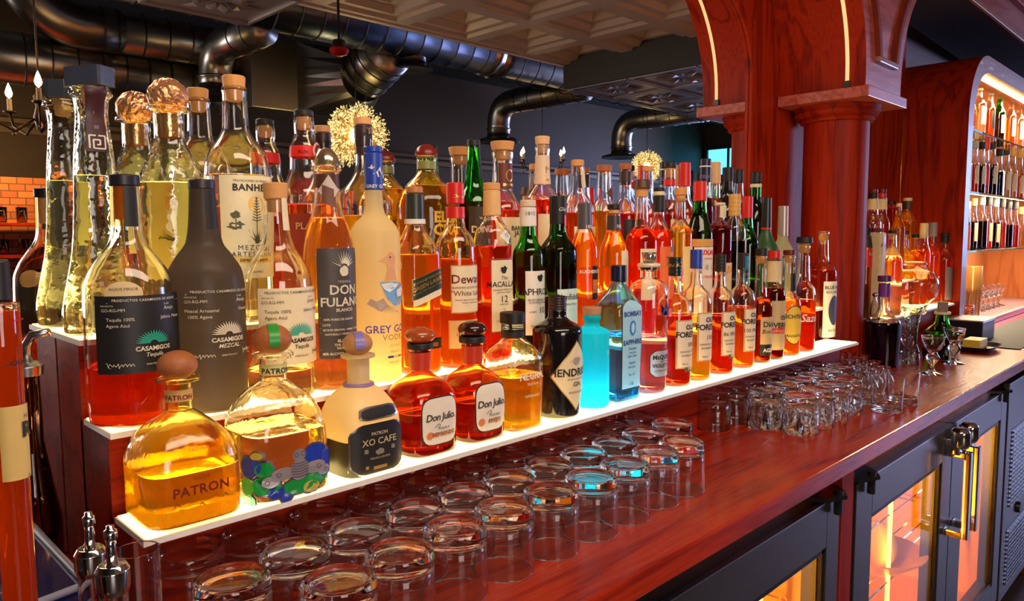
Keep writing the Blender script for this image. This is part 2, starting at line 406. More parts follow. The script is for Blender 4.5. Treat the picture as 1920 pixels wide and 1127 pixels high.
# two big ducts at the left
a = on_y(112, 40, 5.9); zA = a.z
duct('upper_spiral_duct', 'upper of the two long spiral ducts at the left, bent upward at its near end', [(bend((0.9, yv(5.9), zz(zA)+1.0), (1.45, yv(5.9), zz(zA)-0.02), (1.9, yv(5.9), zz(zA)), 0.25), 0.155), ([(1.8, yv(5.9), zz(zA)), (3.6, yv(5.9), zz(zA))], 0.15)], step=0.17)
b1 = on_y(0, 106, 6.1)
duct('lower_spiral_duct', 'lower and wider of the two long spiral ducts at the left', [([(0.3, yv(6.1), zz(b1.z)), (3.1, yv(6.1), zz(b1.z))], 0.175)], step=0.16)
def elbow(name, label, xc, ytop, yopen, Yd, rad, hw, wide):
    o = refl(xc, yopen, Yd); top = refl(xc, ytop, Yd)
    c = Vector((o.x, o.y, top.z)); pts = bend((o.x, yv(4.75), top.z), c, (o.x, o.y, o.z+0.02), rad*1.9)
    return duct(name, label, [(pts, rad), ([Vector((o.x, o.y, o.z+0.12)), Vector((o.x, o.y, o.z+0.10))], rad*1.08)], flange=((o.x, o.y, o.z+0.03), rad, wide, 0.06), step=0.2, skew=0.0)
elbow('duct_elbow', 'left spiral elbow duct with black round diffuser, above the cork-stoppered bottle', 405, 92, 175, 5.5, 0.115, 0, 0.2)
elbow('duct_elbow', 'middle elbow duct dropping to a black round diffuser over the green bottle', 935, 195, 262, 6.0, 0.125, 0, 0.23)
elbow('duct_elbow', 'right elbow duct dropping to a black diffuser beside the small ball chandelier', 1165, 228, 292, 6.3, 0.14, 0, 0.27)
# vertical outlet on the main duct
o1 = refl(778, 128, 4.75)
duct('drop_duct', 'short vertical duct with wide round grille under the main duct', [([(o1.x, o1.y-0.02, zm), (o1.x, o1.y-0.02, o1.z+0.03)], 0.10), ([(o1.x, o1.y-0.02, o1.z+0.17), (o1.x, o1.y-0.02, o1.z+0.15)], 0.106)], flange=((o1.x, o1.y-0.02, o1.z+0.02), 0.10, 0.15, 0.03), mat=M_STEEL)
# sheet-metal plenum box and the big cross duct
c0 = refl(530, 160, 5.9)
pl = empty('plenum_box', c0); tag(pl, 'faceted sheet metal plenum box between the left ducts and the large cross duct', 'duct box')
m = MB(); hx = 0.36
m.box((c0.x-0.42, c0.y-0.3, c0.z-0.26), (c0.x+0.02, c0.y+0.3, c0.z+0.30))
A = [(c0.x+0.02, c0.y-0.3, c0.z-0.26), (c0.x+0.30, c0.y+0.3, c0.z-0.26), (c0.x+0.30, c0.y+0.3, c0.z+0.3), (c0.x+0.02, c0.y-0.3, c0.z+0.3)]
m.build('box', M_GALV, pl, False, bevel=0.006, world=True)
m = MB(); ax = c0.x+0.30; yy = c0.y+0.3; ring = []
sqp = []; 
for i in range(24):
    t = 2*math.pi*i/24; cx_, sx_ = math.cos(t), math.sin(t); q = max(abs(cx_), abs(sx_)); sqp.append((ax+0.33*cx_/q, yy, c0.z+0.02+0.28*sx_/q)); ring.append((ax+0.02+0.21*cx_, yy+0.42, c0.z+0.02+0.21*sx_))
m.add(sqp+ring, [(i, (i+1) % 24, 24+(i+1) % 24, 24+i) for i in range(24)]); m.build('transition', M_GALV, pl, False, world=True, fix=True)
m = MB(); m.box((c0.x-0.0, c0.y-0.3, c0.z-0.26), (ax+0.33, yy, c0.z+0.3)); m.build('elbow_box', M_GALV, pl, False, bevel=0.006, world=True)
duct('cross_spiral_duct', 'large spiral duct crossing from the plenum box to the main duct', [([(ax+0.02, yy+0.42, c0.z+0.02), (ax+0.05, yv(4.85), zz(1.45))], 0.205)], step=0.085, skew=0.1)
# red alarm beacon on a rod
o1 = refl(636, 92, 3.9)
al = empty('alarm_beacon', o1); tag(al, 'red domed beacon hanging on a thin black rod', 'alarm light')
m = MB(); m.tube([(0, 0, 0.04), (0, 0, ZTOP-o1.z)], 0.008, 8); m.build('rod', M_BLACK, al)
m = MB(); m.lathe([(0, 0.055), (0.035, 0.05), (0.042, 0.01), (0.055, 0.0)], 24); m.build('housing', M_BLACK, al, True)
m = MB(); m.lathe([(0.056, 0.002), (0.058, -0.012), (0.045, -0.03), (0.02, -0.04), (0, -0.042)], 24); m.build('dome', plain((0.5, 0.01, 0.005), 0.15), al, True)

# ball chandeliers: a bright core bristling with thin glass twigs
def ball_chandelier(c, rad, label, seed, pw):
    rn = random.Random(seed); r = empty('ball_chandelier', c); tag(r, label, 'chandelier')
    m = MB(); m.tube([(0, 0, rad*0.3), (0, 0, ZTOP-c[2])], 0.004, 6); m.build('rod', M_BLACK, r)
    m = MB(); m.lathe([(0, rad*0.22)]+[(rad*0.22*math.sin(math.pi*i/10), rad*0.22*math.cos(math.pi*i/10)) for i in range(1, 10)]+[(0, -rad*0.22)], 16); m.build('lamp_core', emit((1.0, 0.72, 0.30), 130), r, True)
    t = MB(); bl = MB()
    for i in range(700):
        z = rn.uniform(-1, 1); a = rn.uniform(0, 2*math.pi); q = math.sqrt(1-z*z); d = Vector((q*math.cos(a), q*math.sin(a), z)); L = rad*rn.uniform(0.86, 1.0)
        t.tube([d*rad*0.2, d*L], 0.0016, 3, cap=False)
        for k in range(3):
            e = Vector((rn.uniform(-1, 1), rn.uniform(-1, 1), rn.uniform(-1, 1))).normalized(); f = L*rn.uniform(0.72, 1.0)
            p = d*f; n_ = (d*0.6+e).normalized()*rad*0.09; s_ = d.cross(e).normalized()*rad*0.018
            bl.add([p-s_, p+n_*0.5-s_*0.2, p+n_, p+n_*0.5+s_*1.4], [(0, 1, 2, 3)])
    t.build('stems', plain((0.8, 0.6, 0.3), 0.3, 0.8), r, fix=False)
    bl.build('leaves', emit((1.0, 0.74, 0.28), 2.6), r, fix=False)
ball_chandelier(refl(668, 255, 5.0), 0.26, 'large glowing ball chandelier of gilded twigs, behind the cork-topped bottle', 1, 70)
ball_chandelier(refl(1213, 312, 5.3), 0.205, 'small distant glowing ball chandelier near the blue window', 2, 60)
# candle chandeliers
def candle_chandelier(c, label, arms, rad, seed):
    r = empty('candle_chandelier', c); tag(r, label, 'chandelier')
    m = MB(); m.tube([(0, 0, 0.02), (0, 0, ZTOP-c[2])], 0.005, 6); m.lathe([(0, -0.14), (0.02, -0.12), (0.035, -0.06), (0.02, 0), (0.03, 0.05), (0, 0.1)], 12); m.build('stem', plain((0.08, 0.04, 0.02), 0.4, 0.6), r, True)
    for i in range(arms):
        a = 2*math.pi*i/arms+seed; d = Vector((math.cos(a), math.sin(a), 0))
        m = MB(); m.tube([d*0.02+Vector((0, 0, -0.06)), d*rad*0.5+Vector((0, 0, -0.14)), d*rad*0.9+Vector((0, 0, -0.09)), d*rad+Vector((0, 0, -0.02))], 0.007, 8); m.lathe([(0, 0), (0.03, 0.002), (0.035, 0.012), (0, 0.008)], 12, c=(d*rad+Vector((0, 0, -0.02)))); ar = m.build('arm', plain((0.10, 0.05, 0.02), 0.4, 0.6), r, True)
        m = MB(); m.lathe([(0, 0), (0.012, 0), (0.012, 0.07), (0, 0.07)], 10, c=(d*rad+Vector((0, 0, -0.012)))); m.build('candle', plain((0.9, 0.7, 0.4), 0.5), ar)
        m = MB(); m.lathe([(0, 0), (0.014, 0.015), (0.018, 0.03), (0.010, 0.06), (0, 0.085)], 10, c=(d*rad+Vector((0, 0, 0.058)))); m.build('flame_bulb', emit((1.0, 0.62, 0.22), 40), ar, True)
        m = MB(); m.lathe([(0, -0.045), (0.012, -0.03), (0.008, -0.012), (0, 0)], 8, c=(d*rad*0.9+Vector((0, 0, -0.10)))); m.build('crystal', glass((1, 0.95, 0.85)), ar)
candle_chandelier(refl(75, 200, 4.6), 'candle chandelier with glass drops at the left, behind the tall dark-capped bottle', 5, 0.24, 0.55)
candle_chandelier(refl(1017, 300, 6.2), 'distant candle chandelier between the cork stoppers in the middle', 6, 0.28, 0.2)
o1 = refl(728, 331, 6.4)
gl = empty('globe_lamp', o1); tag(gl, 'small white globe lamp low in the mirror beside the large chandelier', 'lamp')
m = MB(); m.lathe([(0.05*math.sin(math.pi*i/12), 0.05*math.cos(math.pi*i/12)) for i in range(13)], 20); m.build('globe', emit((1, 0.9, 0.6), 12), gl, True)
m = MB(); m.tube([(0, 0, -0.045), (0, 0, -0.3)], 0.006, 8); m.build('stem', M_BLACK, gl)
# brick pier and lit glass rack at the far left of the room
bx = refl(22, 330, 6.2)
def brick():
    m, nt, out = newmat('amber_brick'); b = nt.nodes.new('ShaderNodeBsdfPrincipled'); b.inputs['Roughness'].default_value = 0.7
    br = nt.nodes.new('ShaderNodeTexBrick'); br.inputs['Color1'].default_value = (0.45, 0.16, 0.04, 1); br.inputs['Color2'].default_value = (0.25, 0.07, 0.02, 1); br.inputs['Mortar'].default_value = (0.1, 0.04, 0.02, 1); br.inputs['Scale'].default_value = 5
    tc = nt.nodes.new('ShaderNodeTexCoord'); mp = nt.nodes.new('ShaderNodeMapping'); mp.inputs['Rotation'].default_value = (R(90), 0, 0)
    nt.links.new(tc.outputs['Object'], mp.inputs[0]); nt.links.new(mp.outputs[0], br.inputs['Vector']); nt.links.new(br.outputs[0], b.inputs['Base Color']); nt.links.new(b.outputs[0], out.inputs[0]); return m
tag(boxobj('brick_pier', (-0.2, yv(6.6), 0.0), (1.62, yv(6.3), bx.z), brick()), 'low brick pier lit amber at the left edge of the mirror', 'brick pier')
area('pier_light', (1.0, yv(5.7), bx.z+0.2), (1.0, yv(6.4), bx.z-0.4), 0.8, 0.1, 22, (1.0, 0.5, 0.16))
rk = empty('glass_rack', (1.1, yv(6.15), 0)); tag(rk, 'wooden rack of shelves for glasses in front of the brick pier', 'rack')
for k in range(4):
    boxobj('shelf', (0.6, yv(6.25), bx.z-0.35-0.22*k), (1.6, yv(6.0), bx.z-0.33-0.22*k), M_WOODX, rk)
for k in range(2): boxobj('side', (0.58+1.02*k, yv(6.25), 0.0), (0.60+1.02*k, yv(6.0), bx.z-0.3), M_WOODZ, rk)
gp = None
for k in range(3):
    for i in range(8):
        m = MB(); 
        if gp is None:
            m.lathe([(0, 0.012), (0.028, 0.012), (0.033, 0.11), (0.036, 0.11), (0.031, 0), (0, 0)], 12); gp = m.mesh(); gp.materials.append(glass((1, 0.9, 0.7)))
        o = link('small_tumbler', gp, None, smooth=True) if k == 0 and i == 0 else bpy.data.objects.new('small_tumbler', gp)
        if not (k == 0 and i == 0): col.objects.link(o)
        o.location = (0.68+0.12*i, yv(6.12), bx.z-0.33-0.22*k)
        tag(o, 'small tumbler on the rack by the amber brick pier', 'glass', 'tumblers on the rack by the brick pier')

# ------------------------------------------------------------------ mirror, its frame, the arch and the column
XM = 2.265                                        # mirror's right edge
m = MB(); m.box((-2.4, YM, zz(-0.45)), (XM+0.02, YM+0.008, zz(1.02)))
mm_, nt, out = newmat('silvered_mirror'); b = nt.nodes.new('ShaderNodeBsdfPrincipled'); b.inputs['Metallic'].default_value = 1; b.inputs['Roughness'].default_value = 0.0; b.inputs['Base Color'].default_value = (0.93, 0.93, 0.92, 1); nt.links.new(b.outputs[0], out.inputs[0])
mir = m.build('wall_mirror', mm_); tag(mir, 'large back bar mirror reflecting the bottles, ducts and tin ceiling', 'mirror')
def arc(cx_, cz_, rx, rz, a0, a1, n=14): return [(cx_+rx*math.cos(R(a0+(a1-a0)*i/n)), cz_+rz*math.sin(R(a0+(a1-a0)*i/n))) for i in range(n+1)]
# wooden surround of the mirror opening: straight jamb, rounded corner
RO = 0.24
def surround(off): return [(XM+off, SZ[3]+0.001)] + arc(XM-RO, 0.5, RO+off, RO+off, 0, 90) + [(-2.4, 0.74+off)]
m = MB(); A = surround(0); Bq = surround(0.028)
fr = [(x, YM-0.012, zz(z)) for x, z in A]; fo = [(x, YM-0.012, zz(z)) for x, z in Bq]; ba = [(x, YM-0.001, zz(z)) for x, z in A]; bo = [(x, YM-0.001, zz(z)) for x, z in Bq]
m.strip(fr, fo); m.strip(ba, fr); m.strip(fo, bo); m.strip(bo, ba)
tag(m.build('mirror_frame', M_WOODZ, None, False), 'narrow mahogany frame with rounded corner edging the mirror', 'mirror frame')
# panel between the frame and the column, and everything above the mirror corner
m = MB(); cu = list(reversed(arc(XM-RO, 0.5, RO+0.02, RO+0.02, 0, 90)))
cu = [(-2.4, 0.76)] + cu
m.strip([(x, YM-0.002, zz(1.05)) for x, z in cu], [(x, YM-0.002, zz(z)) for x, z in cu])
m.add([(XM+0.02, YM-0.002, zz(1.05)), (3.72, YM-0.002, zz(1.05)), (3.72, YM-0.002, zz(-0.45)), (XM+0.02, YM-0.002, zz(-0.45))], [(0, 1, 2, 3)])
pn = m.build('back_panel', M_WOODZ); md = pn.modifiers.new('thick', 'SOLIDIFY'); md.thickness = 0.006; md.offset = 0
struct(tag(pn, 'mahogany back panel beside and above the mirror', 'wall panel'))
# arched canopy: front face, soffit, recessed triangular panel
YF = 0.898; XAo, XAr = 2.47, 2.79; RA = 0.46; ZS = 0.46; ZCR = 0.955
M_FACE = wood((0.48, 0.10, 0.075), (0.26, 0.035, 0.025), 'X', 0.42, 0.5, 1.3)  # paler, pinker copy of the mahogany; lilac daylight sheen is in its colour
left = arc(XAo-RA, 0.5, RA, ZCR-0.5, 0, 90, 20); right = arc(XAr+RA, 0.5, RA, ZCR-0.5, 180, 90, 20)
outline = [(-2.4, ZCR)] + list(reversed(left)) + [(XAo, ZS), (XAr, ZS)] + right + [(7.0, ZCR)]
ar = empty('arch_canopy', ((XAo+XAr)/2, YF, zz(ZS))); tag(ar, 'mahogany arched canopy springing from the column capital', 'arch')
m = MB(); ol = [(-2.4, ZCR)] + list(reversed(left)); m.strip([(x, YF, zz(1.25)) for x, z in ol], [(x, YF, zz(z)) for x, z in ol])
m.add([(XAo, YF, zz(1.25)), (XAr, YF, zz(1.25)), (XAr, YF, zz(ZS)), (XAo, YF, zz(ZS))], [(0, 1, 2, 3)])
ol = right + [(7.0, ZCR)]; m.strip([(x, YF, zz(1.25)) for x, z in ol], [(x, YF, zz(z)) for x, z in ol])
m.build('front_face', M_FACE, ar, False, world=True)
m = MB(); m.strip([(x, YF, zz(z)) for x, z in outline[:len(left)+2]], [(x, YM-0.006, zz(z)) for x, z in outline[:len(left)+2]])
sf = m.build('soffit', M_WOODZ, ar, False, world=True); 
for p in sf.data.polygons: p.use_smooth = True
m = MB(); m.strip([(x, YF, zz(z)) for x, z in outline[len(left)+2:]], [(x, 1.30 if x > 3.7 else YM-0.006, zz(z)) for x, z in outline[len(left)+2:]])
sf = m.build('soffit', plain((0.010, 0.010, 0.022), 0.55), ar, True, world=True)  # near-black navy base paints the shade under this side of the canopy
# LED strip along the left soffit
m = MB(); pts = [(x-0.0005, z) for x, z in arc(XAo-RA, 0.5, RA-0.003, ZCR-0.5-0.003, 0, 88, 20)]; pts = [(XAo-0.003, ZS+0.022)] + pts
m.strip([(x, YF+0.050, zz(z)) for x, z in pts], [(x, YF+0.062, zz(z)) for x, z in pts])
led = m.build('light_strip', emit((1.0, 0.62, 0.25), 1.15), ar, False, world=True)
boxobj('strip_end', (XAo-0.006, YF+0.046, zz(ZS+0.003)), (XAo-0.001, YF+0.066, zz(ZS+0.022)), M_BLACK, ar)
# triangular recess frame
mc = (XAo+XAr)/2
tri_o = [(mc-0.062, 0.565), (mc+0.062, 0.565)]
def edge(sgn, off, z):   # follows the arches
    base = (XAo if sgn < 0 else XAr); t = min(1, max(0, (z-0.5)/(ZCR-0.5))); dx = RA*(1-math.sqrt(1-t*t)); return base + sgn*dx - sgn*off
zs_ = [0.56+0.04*i for i in range(10)]
for sgn, nm in ((-1, 'moulding'), (1, 'moulding')):
    m = MB()
    for off, w_, dy in ((0.078, 0.022, 0.016), (0.104, 0.012, 0.008)):
        A = [(edge(sgn, off, z), YF-dy, zz(z)) for z in zs_]; Bq = [(edge(sgn, off+w_, z), YF-dy, zz(z)) for z in zs_]; C_ = [(p[0], YF+0.002, p[2]) for p in A]; D_ = [(p[0], YF+0.002, p[2]) for p in Bq]
        m.strip(A, Bq); m.strip(C_, A); m.strip(Bq, D_)
    m.build(nm, wood((0.22, 0.03, 0.015), (0.14, 0.015, 0.008), 'Z'), ar, False, world=True)
boxobj('moulding', (edge(-1, 0.078, 0.56), YF-0.016, zz(0.542)), (edge(1, 0.078, 0.56), YF+0.002, zz(0.562)), plain((0.30, 0.12, 0.10), 0.3), ar, 0.004)
boxobj('header_moulding', (3.2, YF-0.012, zz(ZCR-0.005)), (7.0, YF+0.001, zz(ZCR+0.02)), plain((0.35, 0.16, 0.10), 0.35), ar, 0.003)
boxobj('header_moulding', (3.2, YF-0.03, zz(1.09)), (7.0, YF+0.001, zz(1.13)), M_WOODX, ar, 0.006)
# column with square capital and ring
CX_, CY_, RC = 2.63, 1.048, 0.105
co = empty('column', (CX_, CY_, zz(HC))); tag(co, 'round mahogany column with square capital under the arch', 'column'); co['kind'] = 'thing'
m = MB(); m.lathe([(0, HC), (RC, HC), (RC, 0.395), (0, 0.395)], 64, c=(CX_, CY_, ZC)); sh = m.build('shaft', M_WOODZ, co, True, world=True)
m = MB(); m.lathe([(RC-0.005, 0.372), (RC+0.010, 0.374), (RC+0.016, 0.381), (RC+0.012, 0.388), (RC+0.024, 0.394), (RC+0.032, 0.404), (RC+0.03, 0.414), (RC+0.036, 0.4255), (0, 0.4255)], 64, c=(CX_, CY_, ZC)); m.build('ring_moulding', M_WOODX, co, True, world=True)
boxobj('capital', (2.452, 0.882, zz(0.425)), (2.808, YM-0.008, zz(0.459)), [M_FACE], co, 0.002)

# ------------------------------------------------------------------ counter
ct = empty('counter', (1.5, 0.9, 0)); tag(ct, 'long glossy mahogany back bar counter', 'counter')
boxobj('worktop', (-1.2, 0.567, zz(HC-0.038)), (3.45, 1.30, zz(HC)), M_COUNTER, ct, 0.003)
# counter turns forward beyond the coolers
boxobj('worktop', (3.45, 0.567, zz(HC-0.038)), (7.0, 1.30, zz(HC)), M_COUNTER, ct, 0.003)
for x0, x1 in ((-1.2, 0.80), (1.60, 1.665), (3.62, 7.0)):
    boxobj('front_panel', (x0, 0.60, 0.0), (x1, 1.25, zz(HC-0.039)), M_WOODZ, ct)
boxobj('apron', (-1.2, 0.61, zz(HC-0.06)), (3.62, 0.62, zz(HC-0.039)), M_BLACK, ct)

# ------------------------------------------------------------------ stepped lit display
def lit(c1, c2, s):
    m, nt, out = newmat('lit_acrylic'); e = nt.nodes.new('ShaderNodeEmission'); tc = nt.nodes.new('ShaderNodeTexCoord'); sp = nt.nodes.new('ShaderNodeSeparateXYZ')
    nt.links.new(tc.outputs['Object'], sp.inputs[0])
    rp = nt.nodes.new('ShaderNodeValToRGB'); mr = nt.nodes.new('ShaderNodeMapRange'); mr.inputs[1].default_value = 0.275; mr.inputs[2].default_value = 2.3
    nt.links.new(sp.outputs['X'], mr.inputs[0]); nt.links.new(mr.outputs[0], rp.inputs[0])
    el = rp.color_ramp.elements; el[0].position = 0; el[0].color = rgba(c1); el[1].position = 1; el[1].color = rgba(c1)
    for pos, c in ((0.36, c1), (0.43, c2), (0.49, c2), (0.54, c1)):
        x = el.new(pos); x.color = rgba(c)
    nt.links.new(rp.outputs[0], e.inputs[0]); e.inputs[1].default_value = s; nt.links.new(e.outputs[0], out.inputs[0]); return m
M_LIT3 = lit((1.0, 0.66, 0.20), (1.0, 0.66, 0.20), 6.0)
M_LIT = lit((1.0, 0.68, 0.22), (0.30, 0.85, 1.0), 7.0)  # cyan stretch puts the blue bottle's tinted light into the panel glow
M_LITEDGE = plain((0.85, 0.78, 0.72), 0.3)
XS = 0.275
def stepped(name, label, x0, x1, steps, ends=True):
    r = empty(name, ((x0+x1)/2, 0.9, zz(HC))); tag(r, label, 'display shelf')
    for i, (yf, z, yb) in enumerate(steps):
        boxobj('riser', (x0+0.004, yf+0.022 if i else yf+0.055, zz(HC)), (x1-0.004, yb+(0.03 if i < len(steps)-1 else -0.002), zz(z-0.008)), M_WOODX, r)
        b_ = boxobj('shelf_board', (x0, yf, zz(z-0.008)), (x1, yb, zz(z-0.001)), M_LITEDGE, r)
        m = MB(); m.add([(x0+0.003, yf+0.004, zz(z)), (x1-0.003, yf+0.004, zz(z)), (x1-0.003, yb, zz(z)), (x0+0.003, yb, zz(z))], [(0, 1, 2, 3)])
        L = rootloc(r); o = m.build('light_panel', M_LIT if i < 1 else M_LIT3, b_, world=True)
        o.data.transform(Matrix.Translation(L)); o.location = -L     # keep object coordinates equal to place
    return r
STEPS = [(0.851, SZ[1], 0.952), (0.952, SZ[2], 1.057), (1.057, SZ[3], 1.183)]
stepped('stepped_display', 'three-tiered mahogany bottle display with glowing shelves', XS, 2.36, STEPS)
stepped('stepped_display', 'short lit bottle display between the column and the red cabinet', 2.86, 3.70, [(0.93, -0.312, 1.03), (1.03, -0.20, 1.175)])
for i in range(9):
    m = MB(); m.lathe([(0, 0), (0.006, 0), (0.006, 0.003), (0, 0.003)], 10)
    o = m.build('shelf_pin', plain((0.8, 0.4, 0.1), 0.3, 1.0)); o.rotation_euler = (R(90), 0, 0); o.location = (0.50+0.092*i, 0.9065, zz(-0.362))
    tag(o, 'small brass screw head in the riser under the lowest lit shelf', 'screw', 'brass screws in the lower riser')

# ------------------------------------------------------------------ arched cabinet with glass shelves
cb = empty('arched_cabinet', (4.5, 1.0, zz(HC))); tag(cb, 'red mahogany cabinet with a rounded lilac-lit opening and glass shelves', 'cabinet')
X0c, X1c, ZT = 3.716, 5.75, 0.80
def niche(off, r):
    return [(X0c+off, HC)] + arc(X0c+off+r, ZT-off-r, r, r, 180, 90, 14) + arc(X1c-off-r, ZT-off-r, r, r, 90, 0, 14) + [(X1c-off, HC)]
OUT, INN = niche(0, 0.30), niche(0.075, 0.235)
M_EDGE = plain((0.48, 0.30, 0.34), 0.35, coat=0.3)  # mahogany face with the lilac daylight put into its base colour
m = MB(); P3 = lambda L, y: [(x, y, zz(z)) for x, z in L]
m.strip(P3(OUT, 0.915), P3(INN, 0.915)); m.build('face_frame', M_EDGE, cb, False, world=True)
m = MB(); m.strip(P3(OUT, 1.305), P3(OUT, 0.915)); o = m.build('outer_shell', M_WOODZ, cb, False, world=True)
for p in o.data.polygons: p.use_smooth = abs(p.normal.z) > 0.02 and abs(p.normal.x) > 0.02
m = MB(); m.strip(P3(INN, 0.915), P3(INN, 1.28)); m.build('inner_shell', wood((0.5, 0.16, 0.05), (0.36, 0.09, 0.03), 'Z', 0.4), cb, False, world=True)
boxobj('back_board', (X0c+0.01, 1.28, zz(HC)), (X1c-0.01, 1.30, zz(ZT-0.03)), wood((0.55, 0.20, 0.09), (0.42, 0.13, 0.05), 'Z', 0.4), cb)
boxobj('base_board', (X0c+0.076, 0.915, zz(HC+0.001)), (X1c-0.076, 1.28, zz(-0.425)), M_EDGE, cb, 0.003)
M_GSH = glass((0.75, 1.0, 0.96)); SHZ = (0.475, 0.19, -0.087)
for z in SHZ: boxobj('glass_shelf', (X0c+0.077, 0.955, zz(z-0.010)), (X1c-0.077, 1.27, zz(z)), M_GSH, cb, 0.001)
boxobj('light_rail', (X0c+0.32, 0.945, zz(ZT-0.088)), (X1c-0.3, 0.965, zz(ZT-0.080)), emit((1.0, 0.72, 0.35), 14), cb)
area('cabinet_strip', (4.75, 0.97, zz(ZT-0.095)), (4.75, 1.10, zz(0.3)), 1.5, 0.03, 36, (1.0, 0.74, 0.40))
area('cabinet_lower_strip', (4.75, 0.965, zz(-0.10)), (4.75, 1.15, zz(-0.4)), 1.5, 0.02, 13, (1.0, 0.78, 0.5))
area('cabinet_middle_strip', (4.75, 0.965, zz(0.178)), (4.75, 1.15, zz(-0.1)), 1.5, 0.02, 13, (1.0, 0.78, 0.5))
m = MB(); m.tube([(X0c-.003, YM-.006, zz(-.1)), (X0c-.003, YM-.006, zz(.60))], .0025, 8); m.build('seam_strip', plain((0.75, 0.38, 0.08), 0.25, 0.9), cb, True, world=True)
# low ledge between column and cabinet
boxobj('base_plinth', (3.50, 0.96, zz(HC)), (3.71, 1.17, zz(HC+0.02)), M_WOODX).name = 'plinth'
tag(bpy.data.objects['plinth'], 'thin mahogany plinth at the foot of the cabinet side', 'plinth')

# ------------------------------------------------------------------ under-counter coolers
YD = 0.60; M_DOOR = plain((0.20, 0.175, 0.17), 0.32, 0.9); M_INNER = plain((0.75, 0.38, 0.05), 0.6, spec=0.2)
def cooler(x0, x1, label, lamps):
    r = empty('cooler', ((x0+x1)/2, 0.9, 0.0)); tag(r, label, 'cooler')
    zt = zz(-0.53)
    b = MB(); b.box((x0, YD+0.05, 0.08), (x0+0.03, 1.2, zt)); b.box((x1-0.03, YD+0.05, 0.08), (x1, 1.2, zt)); b.box((x0, 1.17, 0.08), (x1, 1.2, zt)); b.box((x0, YD+0.05, 0.05), (x1, 1.2, 0.08)); b.box((x0, YD+0.05, zt-0.02), (x1, 1.2, zt+0.03))
    b.build('carcass', plain((0.04, 0.04, 0.045), 0.4, 0.5), r, world=True)
    li = MB(); li.box((x0+0.031, YD+0.06, 0.081), (x0+0.035, 1.165, zt-0.021)); li.box((x1-0.035, YD+0.06, 0.081), (x1-0.031, 1.165, zt-0.021)); li.box((x0+0.031, 1.16, 0.081), (x1-0.031, 1.169, zt-0.021)); li.box((x0+0.031, YD+0.06, 0.081), (x1-0.031, 1.16, 0.086))
    li.build('liner', M_INNER, r, world=True)
    for z in (0.42, 0.62):
        m = MB()
        for i in range(14): m.tube([(x0+0.05, YD+0.10+0.035*i, z), (x1-0.05, YD+0.10+0.035*i, z)], 0.003, 5)
        for x in (x0+0.06, (x0+x1)/2, x1-0.06): m.tube([(x, YD+0.09, z-0.004), (x, 1.14, z-0.004)], 0.004, 5)
        m.build('wire_shelf', M_CHROME, r, world=True)
    for lx in lamps:
        area('cooler_light', (lx, YD+0.12, zt-0.30), (lx+0.9, YD+0.75, 0.5), 0.04, 0.5, 14, (1.0, 0.42, 0.02))
        m = MB(); m.tube([(lx+0.44, YD+0.10, 0.30), (lx+0.44, YD+0.10, zt-0.06)], 0.006, 8); m.build('lamp_tube', emit((1.0, 0.50, 0.05), 12), r, True, world=True)
    return r
def door(x0, x1, zt, gx0, gx1, gz, label, hinge, hand, tint):
    d = empty('cooler_door', ((x0+x1)/2, YD, 0.06)); tag(d, label, 'cooler door')
    f = MB(); zb = 0.08; gzb = 0.16
    for a, b in (((x0, YD, zb), (gx0, YD+0.045, zt)), ((gx1, YD, zb), (x1, YD+0.045, zt)), ((gx0, YD, gz), (gx1, YD+0.045, zt)), ((gx0, YD, zb), (gx1, YD+0.045, gzb))): f.box(a, b)
    f.build('door_frame', M_DOOR, d, world=True, bevel=0.0015)
    g = MB(); t = 0.012
    for a, b in (((gx0, YD+0.004, gzb), (gx0+t, YD+0.05, gz)), ((gx1-t, YD+0.004, gzb), (gx1, YD+0.05, gz)), ((gx0, YD+0.004, gz-t), (gx1, YD+0.05, gz)), ((gx0, YD+0.004, gzb), (gx1, YD+0.05, gzb+t))): g.box(a, b)
    g.build('gasket', M_BLACK, d, world=True)
    boxobj('pane', (gx0+t, YD+0.012, gzb+t), (gx1-t, YD+0.018, gz-t), glass((1, 0.93, 0.85), ior=1.22), d)
    m = MB(); m.box((x0+0.01, YD-0.002, zt-0.001), (x1-0.01, YD+0.008, zt+0.002)); m.build('edge_trim', M_STEEL, d, world=True)
    for hx in hinge:
        m = MB(); m.prism([(hx-0.07, YD+0.03), (hx-0.05, YD-0.01), (hx, YD-0.03), (hx+0.03, YD-0.012), (hx+0.07, YD+0.03)], 'Z', zt+0.006, zt+0.014); m.lathe([(0, -0.03), (0.009, -0.03), (0.009, 0.02), (0, 0.02)], 10, c=(hx, YD-0.012, zt))
        m.build('hinge', plain((0.03, 0.03, 0.03), 0.3, 0.6), d, world=True)
    for hx in hand:
        h = MB(); h.lathe([(0, 0.012), (0.018, 0.012), (0.026, 0.004), (0.028, -0.03), (0.020, -0.045), (0, -0.045)], 14, c=(hx, YD-0.03, zt-0.012)); h.box((hx-0.022, YD-0.035, zt-0.075), (hx+0.022, YD, zt-0.03))
        hd = h.build('latch', M_CHROME, d, True, world=True, bevel=0.003)
        h = MB(); h.box((hx-0.014, YD-0.062, zt-0.32), (hx+0.014, YD-0.046, zt-0.065)); h.box((hx-0.014, YD-0.05, zt-0.085), (hx+0.014, YD, zt-0.065)); h.box((hx-0.014, YD-0.05, zt-0.32), (hx+0.014, YD, zt-0.30))
        h.build('handle', M_CHROME, d, world=True, bevel=0.004)
cooler(0.80, 1.595, 'glass-fronted under-counter cooler at the left, glowing orange inside', (0.99,))
cooler(1.67, 3.10, 'wide glass-fronted under-counter cooler at the right, glowing orange inside', (1.78, 2.50))
